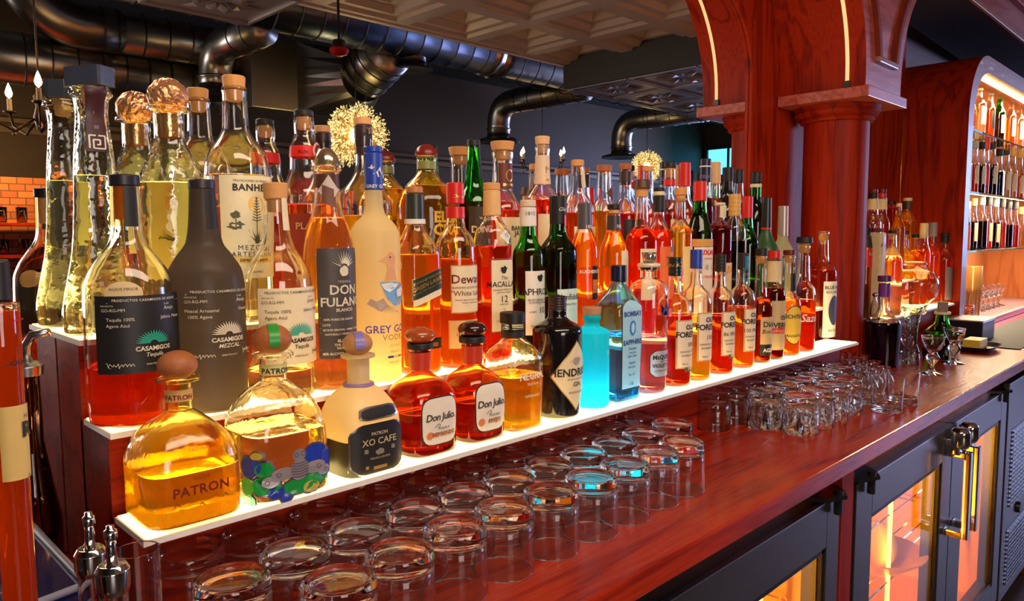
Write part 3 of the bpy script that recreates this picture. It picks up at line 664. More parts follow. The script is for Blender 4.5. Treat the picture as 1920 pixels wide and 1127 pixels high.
door(0.82, 1.59, zz(-0.556), 0.93, 1.525, zz(-0.655), 'steel-framed glass cooler door left of the wooden post', (1.55,), (0.915,), 0)
door(1.685, 2.428, zz(-0.560), 1.785, 2.335, zz(-0.655), 'steel-framed glass cooler door just right of the wooden post', (1.74,), (2.385,), 0)
door(2.434, 3.10, zz(-0.560), 2.565, 3.02, zz(-0.655), 'steel-framed glass cooler door next to the vent grille', (3.02,), (2.475,), 0)
gr = empty('vent_panel', (3.37, YD, 0)); tag(gr, 'steel compressor panel with two louvred vents right of the cooler doors', 'vent panel')
boxobj('panel', (3.13, YD, 0.05), (3.62, YD+0.02, zz(-0.545)), M_DOOR, gr, 0.002)
for z0, z1 in ((-1.02, -0.72), (-1.32, -1.10)):
    sl = MB(); bk = MB()
    k = 0; z = z0
    bk.box((3.20, YD-0.001, zz(z0)), (3.56, YD+0.001, zz(z1))); b_ = bk.build('vent', M_BLACK, gr, world=True)
    while z < z1-0.008:
        for i in range(8):
            x = 3.205+0.0445*i; sl.box((x, YD-0.008, zz(z)), (x+0.038, YD-0.001, zz(z+0.007)))
        z += 0.0165
    sl.build('louvres', M_STEEL, b_, world=True)
m = MB(); m.lathe([(0, 0.0), (0.022, 0.0), (0.02, 0.012), (0, 0.014)], 16); kn = m.build('knob', M_BLACK, gr, True); kn.rotation_euler = (R(90), 0, 0); kn.location = (3.36-3.37, -0.001, zz(-1.06))
# bowl with a lemon inside the middle cooler and bottles on its wire shelf
q = on_z(1640, 1062, -0.99); bl = empty('bowl', (q.x, q.y, 0.426)); tag(bl, 'shallow amber bowl inside the cooler right of the wooden post', 'bowl')
m = MB(); m.lathe([(0, 0.006), (0.05, 0.006), (0.13, 0.06), (0.135, 0.062), (0.132, 0.055), (0.06, 0), (0, 0)], 32); m.build('dish', plain((0.8, 0.4, 0.12), 0.3), bl, True)
m = MB(); m.lathe([(0.055*math.sin(math.pi*i/10)*(1-0.12*math.cos(math.pi*i/10)), 0.07*math.cos(math.pi*i/10)) for i in range(11)], 20); le = m.build('lemon', plain((0.9, 0.6, 0.08), 0.4, bump=0.3), None, True); le.location = (q.x, q.y, 0.426+0.075)
tag(le, 'yellow lemon lying in the bowl in the cooler', 'lemon')

# ------------------------------------------------------------------ bottles
_font = {}
def text_polys(s, bold=0.0, shear=0.0, space=1.0):
    key = (s, bold, shear, space)
    if key in _font: return _font[key]
    c = bpy.data.curves.new('t', 'FONT'); c.body = s; c.size = 1.0; c.align_x = 'CENTER'; c.align_y = 'BOTTOM_BASELINE'; c.resolution_u = 2; c.fill_mode = 'FRONT'
    c.offset = bold; c.shear = shear; c.space_character = space
    o = bpy.data.objects.new('t', c); me = bpy.data.meshes.new_from_object(o)
    V = [(v.co.x, v.co.y) for v in me.vertices]; Fc = [tuple(p.vertices) for p in me.polygons]
    bpy.data.objects.remove(o); bpy.data.meshes.remove(me); bpy.data.curves.remove(c); _font[key] = (V, Fc)
    return V, Fc
def pchip(pts, n=3):
    """smooth monotone resampling of (z,r,k) going down"""
    P = sorted(pts, key=lambda p: -p[0]); N = len(P)
    if N < 3: return P
    h = [P[i][0]-P[i+1][0] for i in range(N-1)]; dl = [(P[i+1][1]-P[i][1])/max(h[i], 1e-9) for i in range(N-1)]
    m = [dl[0]]
    for i in range(1, N-1):
        a, b = dl[i-1], dl[i]
        m.append(0 if a*b <= 0 else 2*a*b/(a+b))
    m.append(dl[-1]); out = []
    for i in range(N-1):
        out.append(P[i]); 
        k = n if h[i] > 0.006 else 0
        for j in range(1, k+1):
            t = j/(k+1); hh = h[i]
            r = (2*t**3-3*t*t+1)*P[i][1] + (t**3-2*t*t+t)*hh*m[i] + (-2*t**3+3*t*t)*P[i+1][1] + (t**3-t*t)*hh*m[i+1]
            out.append((P[i][0]-t*hh, r, P[i][2]*(1-t)+P[i+1][2]*t))
    out.append(P[-1]); return out
class Bottle:
    """one bottle; measurements are photograph pixels at the bottle's own distance, turned into metres"""
    def __init__(s, row, x, ytop, pts, name='liquor_bottle', label='', cat='bottle', Y=None, zb=None, glassm=None, liq=None, thick=0.0028, sq=None, asp=1.0, rot=None, solid=False, seg=36, group=None, wallbase=0.0045, ybase=None, turn=0.0):
        s.Y = Y if Y is not None else SY[row]; s.zb = zb if zb is not None else SZ[row]
        top = on_y(x, ytop, s.Y); s.X = top.x; s.depth = top.dot(FWD); s.s = s.depth/F; s.x = x
        s.ztop = top.z; s.ac = math.atan2(-s.Y, -s.X); s.rot = R(rot or 0); s.sq, s.asp = sq, asp
        s.H = s.ztop - s.zb; s.turn = turn
        P = []
        for p in pts: P.append((s.zy(p[0]), p[1]*s.s, p[2] if len(p) > 2 else 1.0))
        P = [p for p in P if p[0] > 0.006]; last = P[-1]; P.append((0.010, last[1], last[2])); P.append((0.0035, last[1]*0.985, last[2]))
        s.prof = pchip(P)
        s.root = empty(name, (s.X, s.Y, zz(s.zb))); tag(s.root, label, cat, group)
        zl = max(0.012, min(s.zy(liq[1]) if liq else 0.012, s.prof[0][0]-0.01)); s.zl = zl
        if solid:
            prof = [(0, s.prof[0][0], 0)] + [(r, z, k) for z, r, k in s.prof] + [(s.prof[-1][1]*0.9, 0, s.prof[-1][2]), (0, 0, 0)]
        else:
            t = thick; innr = [(max(r-t, 0.003), z, k) for z, r, k in s.prof if z > zl+0.0005]
            rz, kz = s.rz(zl); innr.append((max(rz-t, 0.003), zl, kz)); innr = list(reversed(innr))
            prof = [(0, zl, 0)] + innr + [(s.prof[0][1]-t*0.3, s.prof[0][0]+0.0006, s.prof[0][2])] + [(r, z, k) for z, r, k in s.prof] + [(s.prof[-1][1]*0.9, 0, s.prof[-1][2]), (s.prof[-1][1]*0.5, 0.003, s.prof[-1][2]), (0, 0.004, 0)]
        m = MB(); m.lathe(prof, seg, sq=sq, asp=asp, rot=s.rot)
        s.body = m.build('glass_body', glassm or M_CLEAR, s.root, True)
        if liq and not solid:
            lp = [(r*0.955-0.0006, z, k) for z, r, k in s.prof if wallbase < z < zl-0.001]; rz, kz = s.rz(zl)
            lp = [(0, zl-0.0006, 0), (rz*0.955-0.0006, zl-0.0006, kz)] + lp + [(s.rz(wallbase)[0]*0.93, wallbase, s.rz(wallbase)[1]), (0, wallbase, 0)]
            m = MB(); m.lathe(lp, 28, sq=sq, asp=asp, rot=s.rot); m.build('liquid', liq[0] if not isinstance(liq[0], tuple) else liquid(*liq[0]), s.root, True)
    def zy(s, y): return on_y(s.x, y, s.Y).z - s.zb
    def rz(s, z):
        P = s.prof
        if z >= P[0][0]: return P[0][1], P[0][2]
        for a, b in zip(P, P[1:]):
            if a[0] >= z >= b[0]:
                t = (a[0]-z)/max(1e-9, a[0]-b[0]); return a[1]*(1-t)+b[1]*t, a[2]*(1-t)+b[2]*t
        return P[-1][1], P[-1][2]
    def pt(s, a, z, off):     # a: radians from the camera-facing direction, positive to the right of the picture
        r, k = s.rz(z); t = R(-90) + a + R(s.turn) - s.rot
        x, y = shape_xy(t, r+off, k, s.sq, s.asp, s.rot); return (x, y, z)
    def surf(s, cx_, z0, V, off):   # V: list of (u,v) metres around the angle cx_, height z0
        out = []
        for u, v in V:
            z = z0+v; r = max(s.rz(z)[0], 0.006)
            if s.sq:
                # walk along the outline by arc length
                a = cx_ + s.walk(u, z, cx_)
            else: a = cx_ + u/r
            out.append(s.pt(a, z, off))
        return out
    def walk(s, u, z, a0):
        r, k = s.rz(z); n = 24; sg = 1 if u >= 0 else -1; need = abs(u); a = a0; p = s.pt(a, z, 0); st = R(3)*sg; tot = 0
        for i in range(60):
            q = s.pt(a+st, z, 0); d = math.hypot(q[0]-p[0], q[1]-p[1])
            if tot+d >= need: return a + st*(need-tot)/max(d, 1e-9) - a0
            tot += d; a += st; p = q
        return a-a0
    # --- parts
    def cap(s, name, y0, y1, h0, h1=None, mat=None, kind='cyl', n=28, parent=None, sq=None):
        z0, z1 = s.zy(y0), s.zy(y1); h1 = h0 if h1 is None else h1; a, b = h0*s.s, h1*s.s; mat = mat or M_BLACK; m = MB()
        if kind == 'cyl':
            e = min(0.0015, (z0-z1)*0.2); m.lathe([(0, z0), (a-e, z0), (a, z0-e), (b, z1+e), (b-e, z1), (0, z1)], n, sq=sq, rot=s.ac)
        elif kind == 'ball':
            rr = (z0-z1)/2; prof = [(0, z0)] + [(a*math.sin(math.pi*i/14), z1+rr+rr*math.cos(math.pi*i/14)) for i in range(1, 14)] + [(0, z1)]; m.lathe(prof, n)
        elif kind == 'dome':
            prof = [(0, z0)] + [(a*math.sin(math.pi/2*i/8), z1+(z0-z1)*math.cos(math.pi/2*i/8)) for i in range(1, 9)] + [(a*0.96, z1-0.001), (0, z1-0.001)]; m.lathe(prof, n)
        elif kind == 'ring':
            rr = (z0-z1)/2; zc = (z0+z1)/2; prof = [(a-rr+rr*math.cos(t*math.pi/4), zc+rr*math.sin(t*math.pi/4)) for t in range(8)]; m.lathe(prof, n, closed=True)
        elif kind == 'slab': m.lathe([(0, z0), (a, z0), (a, z1), (0, z1)], 32, sq=14, rot=s.ac+R(45), asp=0.55)
        elif kind == 'thread':
            prof = [(0, z0), (a*0.95, z0)]; k = 5
            for i in range(k):
                q0 = z0-(z0-z1)*(i+0.15)/k; q1 = z0-(z0-z1)*(i+0.85)/k; prof += [(a, q0), (a, q1), (a*0.965, (q1+z0-(z0-z1)*(i+1)/k)/2)]
            prof += [(b, z1), (0, z1)]; m.lathe(prof, n)
        return m.build(name, mat, parent or s.root, kind != 'slab')
    def cork(s, y0, y1, h, ytip=None, mat=None, name='cork'):
        o = s.cap(name, y0, y1, h, h*0.93, mat or M_CORK)
        if ytip: s.cap('cork_plug', y1, ytip, h*0.72, h*0.66, mat or M_CORK, parent=o)
        return o
    def wrap(s, name, y0, y1, mat, off=0.0006, a0=-180, a1=180):
        z0, z1 = s.zy(y0), s.zy(y1); full = (a1-a0) >= 359; m = MB(); n = 40 if full else max(4, int((a1-a0)/6)); nz = max(2, int((z0-z1)/0.006)); V = []; Fc = []
        for j in range(nz+1):
            z = z0+(z1-z0)*j/nz
            for i in range(n+1): V.append(s.pt(R(a0+(a1-a0)*i/n), z, off))
        for j in range(nz):
            for i in range(n): Fc.append((j*(n+1)+i, (j+1)*(n+1)+i, (j+1)*(n+1)+i+1, j*(n+1)+i+1))
        m.add(V, Fc); return m.build(name, mat, s.root, True)
    def label(s, y0, y1, a0, a1, mat, kind='rect', slant=0.0, off=0.0009, name='label', parent=None, border=None):
        """patch from pixel heights y0..y1 and angles a0..a1 (degrees)"""
        z0, z1 = s.zy(y0), s.zy(y1); zc = (z0+z1)/2; V = []; Fc = []; ac = R((a0+a1)/2); ha = R((a1-a0)/2); hz = (z0-z1)/2
        if kind == 'rect':
            n = max(6, int((a1-a0)/5)); nz = max(2, int((z0-z1)/0.008))
            for j in range(nz+1):
                for i in range(n+1):
                    a = -ha+2*ha*i/n; V.append(s.pt(ac+a, z0+(z1-z0)*j/nz+slant*a*s.rz(zc)[0], off))
            for j in range(nz):
                for i in range(n): Fc.append((j*(n+1)+i, (j+1)*(n+1)+i, (j+1)*(n+1)+i+1, j*(n+1)+i+1))
        else:
            N = 48; K = 6; V.append(s.pt(ac, zc, off))
            for k in range(1, K+1):
                for i in range(N):
                    t = 2*math.pi*i/N; c, sn = math.cos(t), math.sin(t)
                    if kind == 'oval': q = 1.0
                    elif kind == 'diamond': q = 1/(abs(c)+abs(sn))
                    elif kind == 'oct': q = 1/max(abs(c), abs(sn), (abs(c)+abs(sn))*0.60)
                    elif kind == 'round_rect': q = (abs(c)**5+abs(sn)**5)**(-0.2)
                    f = q*k/K; V.append(s.pt(ac+ha*c*f, zc+hz*sn*f, off))
            for i in range(N): Fc.append((0, 1+i, 1+(i+1) % N))
            for k in range(K-1):
                for i in range(N): a = 1+k*N; b = a+N; Fc.append((a+i, b+i, b+(i+1) % N, a+(i+1) % N))
        m = MB(); m.add(V, Fc); o = m.build(name, mat, parent or s.root, True, fix=False)
        if border:
            e = (a1-a0)*0.03; dy = (y1-y0)*0.025
            s.label(y0-dy, y1+dy, a0-e, a1+e, border, kind, slant, off-0.0004, 'label_border', o)
        return o
    def text(s, parent, items, mat, off=0.0016, name='lettering'):
        """items: (string, y px of the baseline, cap height px, angle deg[, bold, shear, space])"""
        m = MB()
        for it in items:
            st, y, h, a = it[:4]; bold = it[4] if len(it) > 4 else 0.0; sh = it[5] if len(it) > 5 else 0.0; sp = it[6] if len(it) > 6 else 1.0
            V, Fc = text_polys(st, bold, sh, sp); k = h*s.s/0.70; slant = it[7] if len(it) > 7 else 0.0
            m.add(s.surf(R(a), s.zy(y), [(u*k, v*k+slant*u*k) for u, v in V], off), Fc)
        return m.build(name, mat, parent, False, fix=False) if m.v else None
    def polys(s, parent, plist, y, a, mat, name, unit=1.0, off=0.0016):
        """plist: polygons in px units around (angle a, height y), y up"""
        m = MB()
        for P in plist: m.add(s.surf(R(a), s.zy(y), [(u*s.s*unit, v*s.s*unit) for u, v in P], off), [tuple(range(len(P)))])
        return m.build(name, mat, parent, False, fix=False)
def stroke(pts, w):
    out = []
    for (x0, y0), (x1, y1) in zip(pts, pts[1:]):
        d = math.hypot(x1-x0, y1-y0) or 1; nx, ny = -(y1-y0)/d*w/2, (x1-x0)/d*w/2
        out.append([(x0+nx, y0+ny), (x0-nx, y0-ny), (x1-nx, y1-ny), (x1+nx, y1+ny)])
    return out
def agave(r, n=17, r0=0.22, squash=0.62):
    out = []
    for i in range(n):
        t = math.pi*(i+0.5)/n; c, sn = math.cos(t), math.sin(t)*squash*1.45 if False else math.sin(t)
        w = math.pi/n*0.36; f = lambda rr, tt: (rr*math.cos(tt), rr*math.sin(tt)*squash*1.25)
        out.append([f(r*r0, t-w*1.2), f(r*0.7, t-w), f(r, t), f(r*0.7, t+w), f(r*r0, t+w*1.2)])
    return out
def signature(w, h, seed):
    rn = random.Random(seed); pts = []; n = 26
    for i in range(n): pts.append((-w/2+w*i/n + (rn.random()-0.5)*w*0.05, h*math.sin(i*1.9+rn.random())*(0.9 if i in (0, 1, 2, 11, 12, 13) else 0.35)))
    return stroke(pts, 1.0)
INK = plain((0.02, 0.015, 0.012), 0.5); CREAM = plain((0.86, 0.72, 0.46), 0.55); WHITE = plain((0.85, 0.80, 0.72), 0.5); PARCH = plain((0.80, 0.62, 0.33), 0.55)
GOLD = plain((0.85, 0.50, 0.14), 0.3, 0.8); REDP = plain((0.70, 0.02, 0.012), 0.35); BLUEP = plain((0.02, 0.06, 0.42), 0.35); SILVER = plain((0.75, 0.75, 0.78), 0.2, 1.0)
BLKL = plain((0.012, 0.010, 0.010), 0.5); GREYL = plain((0.07, 0.055, 0.05), 0.5); TEAL = plain((0.02, 0.42, 0.28), 0.5); GREENP = plain((0.02, 0.28, 0.05), 0.4); OLIVE = plain((0.14, 0.13, 0.05), 0.5); DKRED = plain((0.16, 0.01, 0.008), 0.4)
BROWN = plain((0.10, 0.03, 0.015), 0.45); WTXT = plain((0.80, 0.74, 0.62), 0.5)
L_AMBER = ((0.95, 0.30, 0.03), 0.40, (1.0, 0.50, 0.10)); L_RED = ((0.80, 0.10, 0.008), 0.42, (0.95, 0.27, 0.05)); L_GOLD = ((1.0, 0.70, 0.06), 0.30, (1.0, 0.84, 0.30)); L_PALE = ((1.0, 0.85, 0.45), 0.07, (1.0, 0.96, 0.78)); L_DARK = ((0.35, 0.02, 0.004), 0.45, (0.5, 0.05, 0.01)); L_ORANGE = ((1.0, 0.34, 0.03), 0.5, (1.0, 0.5, 0.1)); L_CLEAR = ((0.95, 1, 0.8), 0.02, (0.985, 1, 0.93))

# ================= front row, on the lowest shelf
# squat bottles: square body seen on its corner
def squat(x, ball, flange, neck, sh, hw, label, liq, glassm, ballm, solid=False, name='tequila_bottle'):
    y0, y1, hb = ball; yf, hf = flange; hn, yn = neck; 
    pts = [(yf, hf, 0), (yf+5, hf, 0), (yf+9, hn, 0), (yn, hn, 0)] + [(y, h, k) for y, h, k in sh] + [(sh[-1][0]+40, hw, 1)]
    b = Bottle(1, x, y0, pts, name, label, liq=liq, glassm=glassm, sq=4.5, solid=solid, seg=64)
    return b
b = squat(331, (657, 712, 36), (708, 40), (24, 768), [(772, 30, .2), (786, 48, .6), (806, 68, .8), (832, 82, 1), (865, 88, 1)], 88, 'squat square golden tequila bottle with plain round cork, leftmost on the lowest shelf', (L_GOLD, 868), glass((1.0, 0.93, 0.45), rough=0.10, wavy=0.25), None)  # yellow glass tint stands in for shelf glow above the liquid
b.cap('ball_stopper', 657, 712, 36, mat=M_CORKD, kind='ball'); lb = b.wrap('neck_label', 728, 750, plain((0.75, 0.42, 0.12), 0.6), a0=-100, a1=60); b.text(lb, [('PATRON', 746, 9, -20, 0.02)], DKRED)
lb = b.label(866, 972, -42, 42, plain((0.85, 0.48, 0.04), 0.5), 'oct', off=0.0012, name='label_outline'); 
lb.data.materials.clear(); lb.data.materials.append(liquid((1.0, 0.55, 0.05), 0.12, (1, 0.88, 0.55)))
b.text(lb, [('PATRON', 905, 17, 0, 0.02, 0, 1.05), ('ANEJO', 880, 7, 0), ('TEQUILA', 829, 6, 0), ('100% AGAVE', 955, 4, -25)], DKRED, off=0.002)
for yy_, aa in ((918, -26), (918, 26), (925, 0)): b.polys(lb, stroke([(-6, -4), (0, 3), (6, -4)], 1.2)+stroke([(-4, 2), (4, -2)], 1.0), yy_, aa, DKRED, 'emblem')
t_ = b.label(815, 845, -20, 28, liquid((1.0, 0.55, 0.05), 0.15, (1, 0.8, 0.4)), 'oct', off=0.0012, name='shoulder_seal')

b = squat(509, (608, 665, 36), (662, 38), (25, 712), [(716, 30, .2), (735, 52, .6), (755, 66, .8), (785, 76, 1), (830, 80, 1)], 80, 'squat clear tequila bottle with pewter bee and coloured glass, green strip over its cork', (L_PALE, 800), M_CLEARW, None)
b.cap('ball_stopper', 608, 665, 36, mat=M_CORKD, kind='ball'); m_ = b.wrap('neck_label', 680, 700, plain((0.75, 0.68, 0.25), 0.6), a0=-95, a1=70); b.text(m_, [('PATRON', 697, 10, -10, 0.02)], INK)
# green strip over the ball
m = MB(); z0 = b.zy(608); rr = 36*b.s; A = []; Bq = []
for i in range(14):
    t = R(-10+118*i/13); r_ = rr*1.03*math.sin(t) if t > 0 else 0; z = z0-rr*0.8+rr*0.83*math.cos(t); a = b.ac+R(8); c, sn = math.cos(a), math.sin(a)
    wv = 0.0065; A.append((r_*c-wv*sn, r_*sn+wv*c, z)); Bq.append((r_*c+wv*sn, r_*sn-wv*c, z))
m.strip(A, Bq); m.build('tax_strip', plain((0.02, 0.35, 0.04), 0.35), b.root, True)
# stained glass shapes and the bee
def blob(cx_, cy_, rx, ry, n=14, j=0.12, seed=1):
    rn = random.Random(seed); return [(cx_+rx*math.cos(2*math.pi*i/n)*(1+rn.uniform(-j, j)), cy_+ry*math.sin(2*math.pi*i/n)*(1+rn.uniform(-j, j))) for i in range(n)]
pw = plain((0.30, 0.26, 0.30), 0.35, 0.8); tiles = [(-78, 20, 24, 20, 0), (-84, -18, 18, 18, 1), (-50, 16, 17, 14, 1), (-46, -14, 26, 20, 1), (-80, -44, 16, 14, 2), (-30, -30, 16, 12, 0), (-12, -42, 12, 10, 0), (12, -26, 32, 17, 1), (48, 26, 26, 20, 0), (52, -14, 24, 18, 1), (72, 6, 16, 26, 0), (-62, 40, 12, 8, 3), (36, -34, 18, 12, 3)]
tc_ = [plain((0.02, 0.05, 0.42), 0.12, coat=0.5), plain((0.01, 0.30, 0.05), 0.12, coat=0.5), plain((0.02, 0.35, 0.40), 0.12, coat=0.5), plain((0.55, 0.40, 0.05), 0.2, coat=0.5)]
fr = b.polys(b.root, [blob(x_, y_, rx+3, ry+3, seed=i) for i, (x_, y_, rx, ry, c) in enumerate(tiles)], 868, -8, pw, 'leaded_frame', off=0.0014)
for ci in range(4): b.polys(fr, [blob(x_, y_, rx-1, ry-1, seed=i) for i, (x_, y_, rx, ry, c) in enumerate(tiles) if c == ci], 868, -8, tc_[ci], 'coloured_glass', off=0.0024)
pwl = plain((0.62, 0.56, 0.60), 0.3, 0.7)
bee = [blob(8, -2, 18, 20, 18, 0), blob(8, 25, 13, 11, 14, 0), blob(-22, -4, 22, 12, 16, .05), blob(-44, -14, 16, 11, 16, .05), blob(38, -4, 22, 12, 16, .05), blob(56, -14, 14, 10, 16, .05)]
be = b.polys(b.root, bee, 862, -4, pwl, 'pewter_bee', off=0.0034)
ln = []
for i in range(6): ln += stroke([(-8+0.5*abs(i-3), 12-5*i), (8, 9-5*i), (24-0.5*abs(i-3), 12-5*i)], 1.3)
for cx_, cy_ in ((2, 26), (15, 26), (-50, -15), (60, -15), (-30, -4), (44, -4)): ln += stroke([(cx_+4*math.cos(i*math.pi/4), cy_+4*math.sin(i*math.pi/4)) for i in range(9)], 1.0)
b.polys(be, ln, 862, -4, plain((0.08, 0.06, 0.08), 0.4), 'engraving', off=0.0042)
b.text(be, [('PATRON', 800, 8, 0, 0, 0, 1.2)], plain((0.55, 0.45, 0.2), 0.4), off=0.002)

FR = frosted((0.80, 0.66, 0.40), tr=0.45)
b = squat(670, (622, 666, 28), (664, 32), (21, 716), [(720, 26, .2), (737, 44, .6), (757, 56, .8), (782, 62, 1), (820, 63, 1)], 63, 'squat frosted bottle half full of black coffee liqueur with octagonal black label', None, FR, None, solid=True, name='liqueur_bottle')
b.cap('ball_stopper', 622, 666, 28, mat=plain((0.50, 0.24, 0.10), 0.5, bump=0.4, scale=90), kind='ball')
m = MB(); z0 = b.zy(622); rr = 22*b.s; A = []; Bq = []
for i in range(12):
    t = R(-10+118*i/11); r_ = 28*b.s*1.03*math.sin(t) if t > 0 else 0; z = z0-rr*1.0+rr*1.03*math.cos(t); a = b.ac+R(10); c, sn = math.cos(a), math.sin(a); wv = 0.0065; A.append((r_*c-wv*sn, r_*sn+wv*c, z)); Bq.append((r_*c+wv*sn, r_*sn-wv*c, z))
m.strip(A, Bq); m.build('tax_strip', plain((0.25, 0.20, 0.55), 0.35), b.root, True)
b.cap('neck_ribbon', 716, 726, 30, mat=plain((0.30, 0.18, 0.38), 0.4), kind='ring')
b.wrap('liquid', 812, 876, plain((0.010, 0.012, 0.008), 0.3), off=0.0005)
lb = b.label(784, 872, -46, 46, BLKL, 'oct', off=0.0016, border=SILVER); b.text(lb, [('PATRON', 803, 6, 0, .02), ('XO CAFE', 820, 12, 0, .01), ('TEQUILA LIQUEUR', 846, 3.5, 0)], plain((0.60, 0.45, 0.22), 0.4), off=0.0024)
b.polys(lb, [[(-14, -3), (14, -3), (14, 3), (-14, 3)], [(-30, 0), (-24, 0), (-24, 6), (-30, 6)]], 862, 0, GOLD, 'gold_seal', off=0.0024)
b.polys(lb, [blob(0, 0, 9, 6, 12, .2), blob(-28, 4, 5, 5, 8, .3), blob(28, 4, 5, 5, 8, .3)], 834, 0, plain((0.25, 0.22, 0.15), 0.4), 'emblem', off=0.0024)
l2 = b.label(752, 776, -34, 40, SILVER, 'oct', off=0.0016, name='metal_badge'); b.label(755, 773, -29, 35, BLKL, 'oct', off=0.0022, name='badge_face', parent=l2)

def julio(x, ball, capm, hb, yb, hw, label, word, wc, base):
    y0, y1 = ball; n0 = y1+12
    b = Bottle(1, x, y0, [(n0-4, 21, 0), (n0, 20, 0), (n0+38, 18, 0), (n0+44, 24, .2), (n0+62, 46, .6), (n0+80, 57*hw, .9), (n0+110, 58*hw, 1), (base-20, 56*hw, 1)], 'tequila_bottle', label, liq=(((0.45, 0.07, 0.006), 0.22, (0.85, 0.30, 0.06)), yb), glassm=glass((1.0, 0.62, 0.25)), sq=3.6, seg=56, wallbase=0.012)
    b.cap('wooden_stopper', y0, y1, hb, mat=capm, kind='ball'); b.cap('stopper_collar', y1-3, n0-3, 25, mat=BLKL)
    b.wrap('neck_wrap', n0+2, n0+36, plain((0.60, 0.04, 0.012), 0.4))
    lb = b.label(base-116, base-32, -36, 36, plain((0.88, 0.76, 0.62), 0.5), 'oval' if False else 'round_rect', border=BLKL)
    b.text(lb, [('Don Julio.', base-76, 13, 0, .01, 0.15, .9), (word, base-47, 7, 6, .02), ('TEQUILA', base-58, 4.5, 6)], INK, off=0.002)
    b.polys(lb, [blob(-24, 0, 7, 7, 14, 0)], base-50, 0, plain((0.75, 0.22, 0.08), 0.5), 'seal', off=0.002); b.text(lb, [(word, base-46.5, 6.6, 7, .03)], wc, off=0.0023)
    b.polys(lb, stroke([(6*math.cos(i*.6)-8, 3*math.sin(i*.9)) for i in range(14)], .8), base-66, 0, INK, 'flourish', off=0.002)
    return b
julio(787, (612, 645), plain((0.42, 0.08, 0.015), 0.25, coat=0.6), 29, 765, 1.0, 'dark amber bottle with reddish wooden stopper and pale label, right of the frosted bottle', 'REPOSADO', plain((0.75, 0.2, 0.05), 0.5), 853)
julio(885, (601, 633), plain((0.035, 0.008, 0.006), 0.18, coat=0.6), 27, 745, 0.9, 'dark amber bottle with black wooden stopper and pale oval label, second of the amber pair', 'ANEJO', plain((0.75, 0.3, 0.1), 0.5), 829)
b = Bottle(1, 961, 585, [(610, 22, 0), (618, 22, 0), (632, 21, 0), (640, 27, .2), (652, 40, .6), (668, 46, 1), (690, 47, 1), (790, 45, 1)], 'tequila_bottle', 'broad square bottle of gold tequila with black and green cap', liq=(L_GOLD, 700), glassm=M_CLEARW, sq=4.5, seg=48)
b.cap('cap', 585, 606, 24, mat=BLKL); b.cap('glass_collar', 606, 617, 22, mat=glass((0.9, 1, 0.8))); b.cap('neck_ring', 618, 632, 22, mat=BLKL, kind='thread'); b.text(b.root, [('NEGRA.', 705, 13, 5, .03), ('TEQUILA', 716, 5, 5), ('REPOSADO', 738, 5, 5)], WTXT, off=0.001)
b.label(588, 604, -20, 25, GREENP, name='cap_stripe')
# black apothecary gin
b = Bottle(1, 1045, 555, [(580, 17, 0), (592, 17, 0), (600, 24, 0), (612, 44, .4), (620, 47, 1), (640, 47, 1), (770, 45, 1)], 'gin_bottle', 'black apothecary gin bottle with a diamond shaped cream label', glassm=plain((0.006, 0.005, 0.006), 0.12, coat=0.6), solid=True, seg=48)
b.cap('cap', 555, 580, 17, mat=plain((0.03, 0.015, 0.012), 0.4), kind='thread'); lb = b.label(636, 760, -62, 62, plain((0.85, 0.68, 0.42), 0.5), 'diamond', off=0.0012, border=GOLD)
b.text(lb, [("HENDRICK'S", 698, 14, 2, .02), ('GIN', 717, 8, 2, .01), ('DISTILLED AND BOTTLED', 705, 2.6, 2), ('IN SCOTLAND', 730, 4, 2)], INK, off=0.002); b.polys(lb, [blob(0, 0, 9, 8, 16, .3)]+stroke([(-16, -2), (-4, 6), (6, -4), (15, 5)], 1), 671, 0, plain((0.4, 0.35, 0.28), 0.5), 'emblem', off=0.002)
# glowing cyan bottle
CY = frosted((0.06, 0.88, 1.0), tr=0.85)
b = Bottle(1, 1110, 575, [(590, 16, 0), (596, 17, 0), (604, 14, 0), (612, 16, 0), (617, 28, .3), (624, 33, 1), (745, 33, 1)], 'vodka_bottle', 'frosted bright cyan bottle with a tan cork between the black and the blue gin bottles', glassm=CY, solid=True, seg=40)
b.cork(575, 590, 18, mat=plain((0.60, 0.28, 0.14), 0.6)); b.text(b.root, [('W', 663, 9, 15)], WHITE, off=0.0008)
# blue gin
M_SAPH = glass((0.45, 0.88, 1.0))
b = Bottle(1, 1160, 497, [(524, 15, 0), (530, 14, 0), (538, 17, .2), (562, 33, .8), (575, 40, 1), (590, 41, 1), (740, 38, 1)], 'gin_bottle', 'tall square pale blue gin bottle with long arched label', liq=(((0.15, 0.6, 0.9), 0.10, (0.6, 0.9, 1.0)), 625), glassm=M_SAPH, sq=6, asp=0.8, seg=56)
b.cap('cap', 497, 528, 15, mat=plain((0.01, 0.012, 0.05), 0.25)); lb = b.label(575, 722, -36, 36, plain((0.40, 0.70, 0.82), 0.4), 'rect', off=0.001, border=INK)
b.label(561, 590, -36, 36, plain((0.40, 0.70, 0.82), 0.4), 'oval', off=0.001, name='label_arch')
b.text(lb, [('BOMBAY', 590, 9, 0, .03), ('SAPPHIRE', 642, 9, 0, .03), ('Distilled', 652, 5, 0, 0, .2), ('LONDON', 659, 3.5, 0), ('DRY GIN', 666, 4.5, 0), ('Vapour', 678, 5, 0, 0, .2), ('INFUSED', 686, 4, 0), ('No 47', 700, 5, 0), ('1.0L', 717, 6, 0)], plain((0.02, 0.05, 0.25), 0.4), off=0.0018)
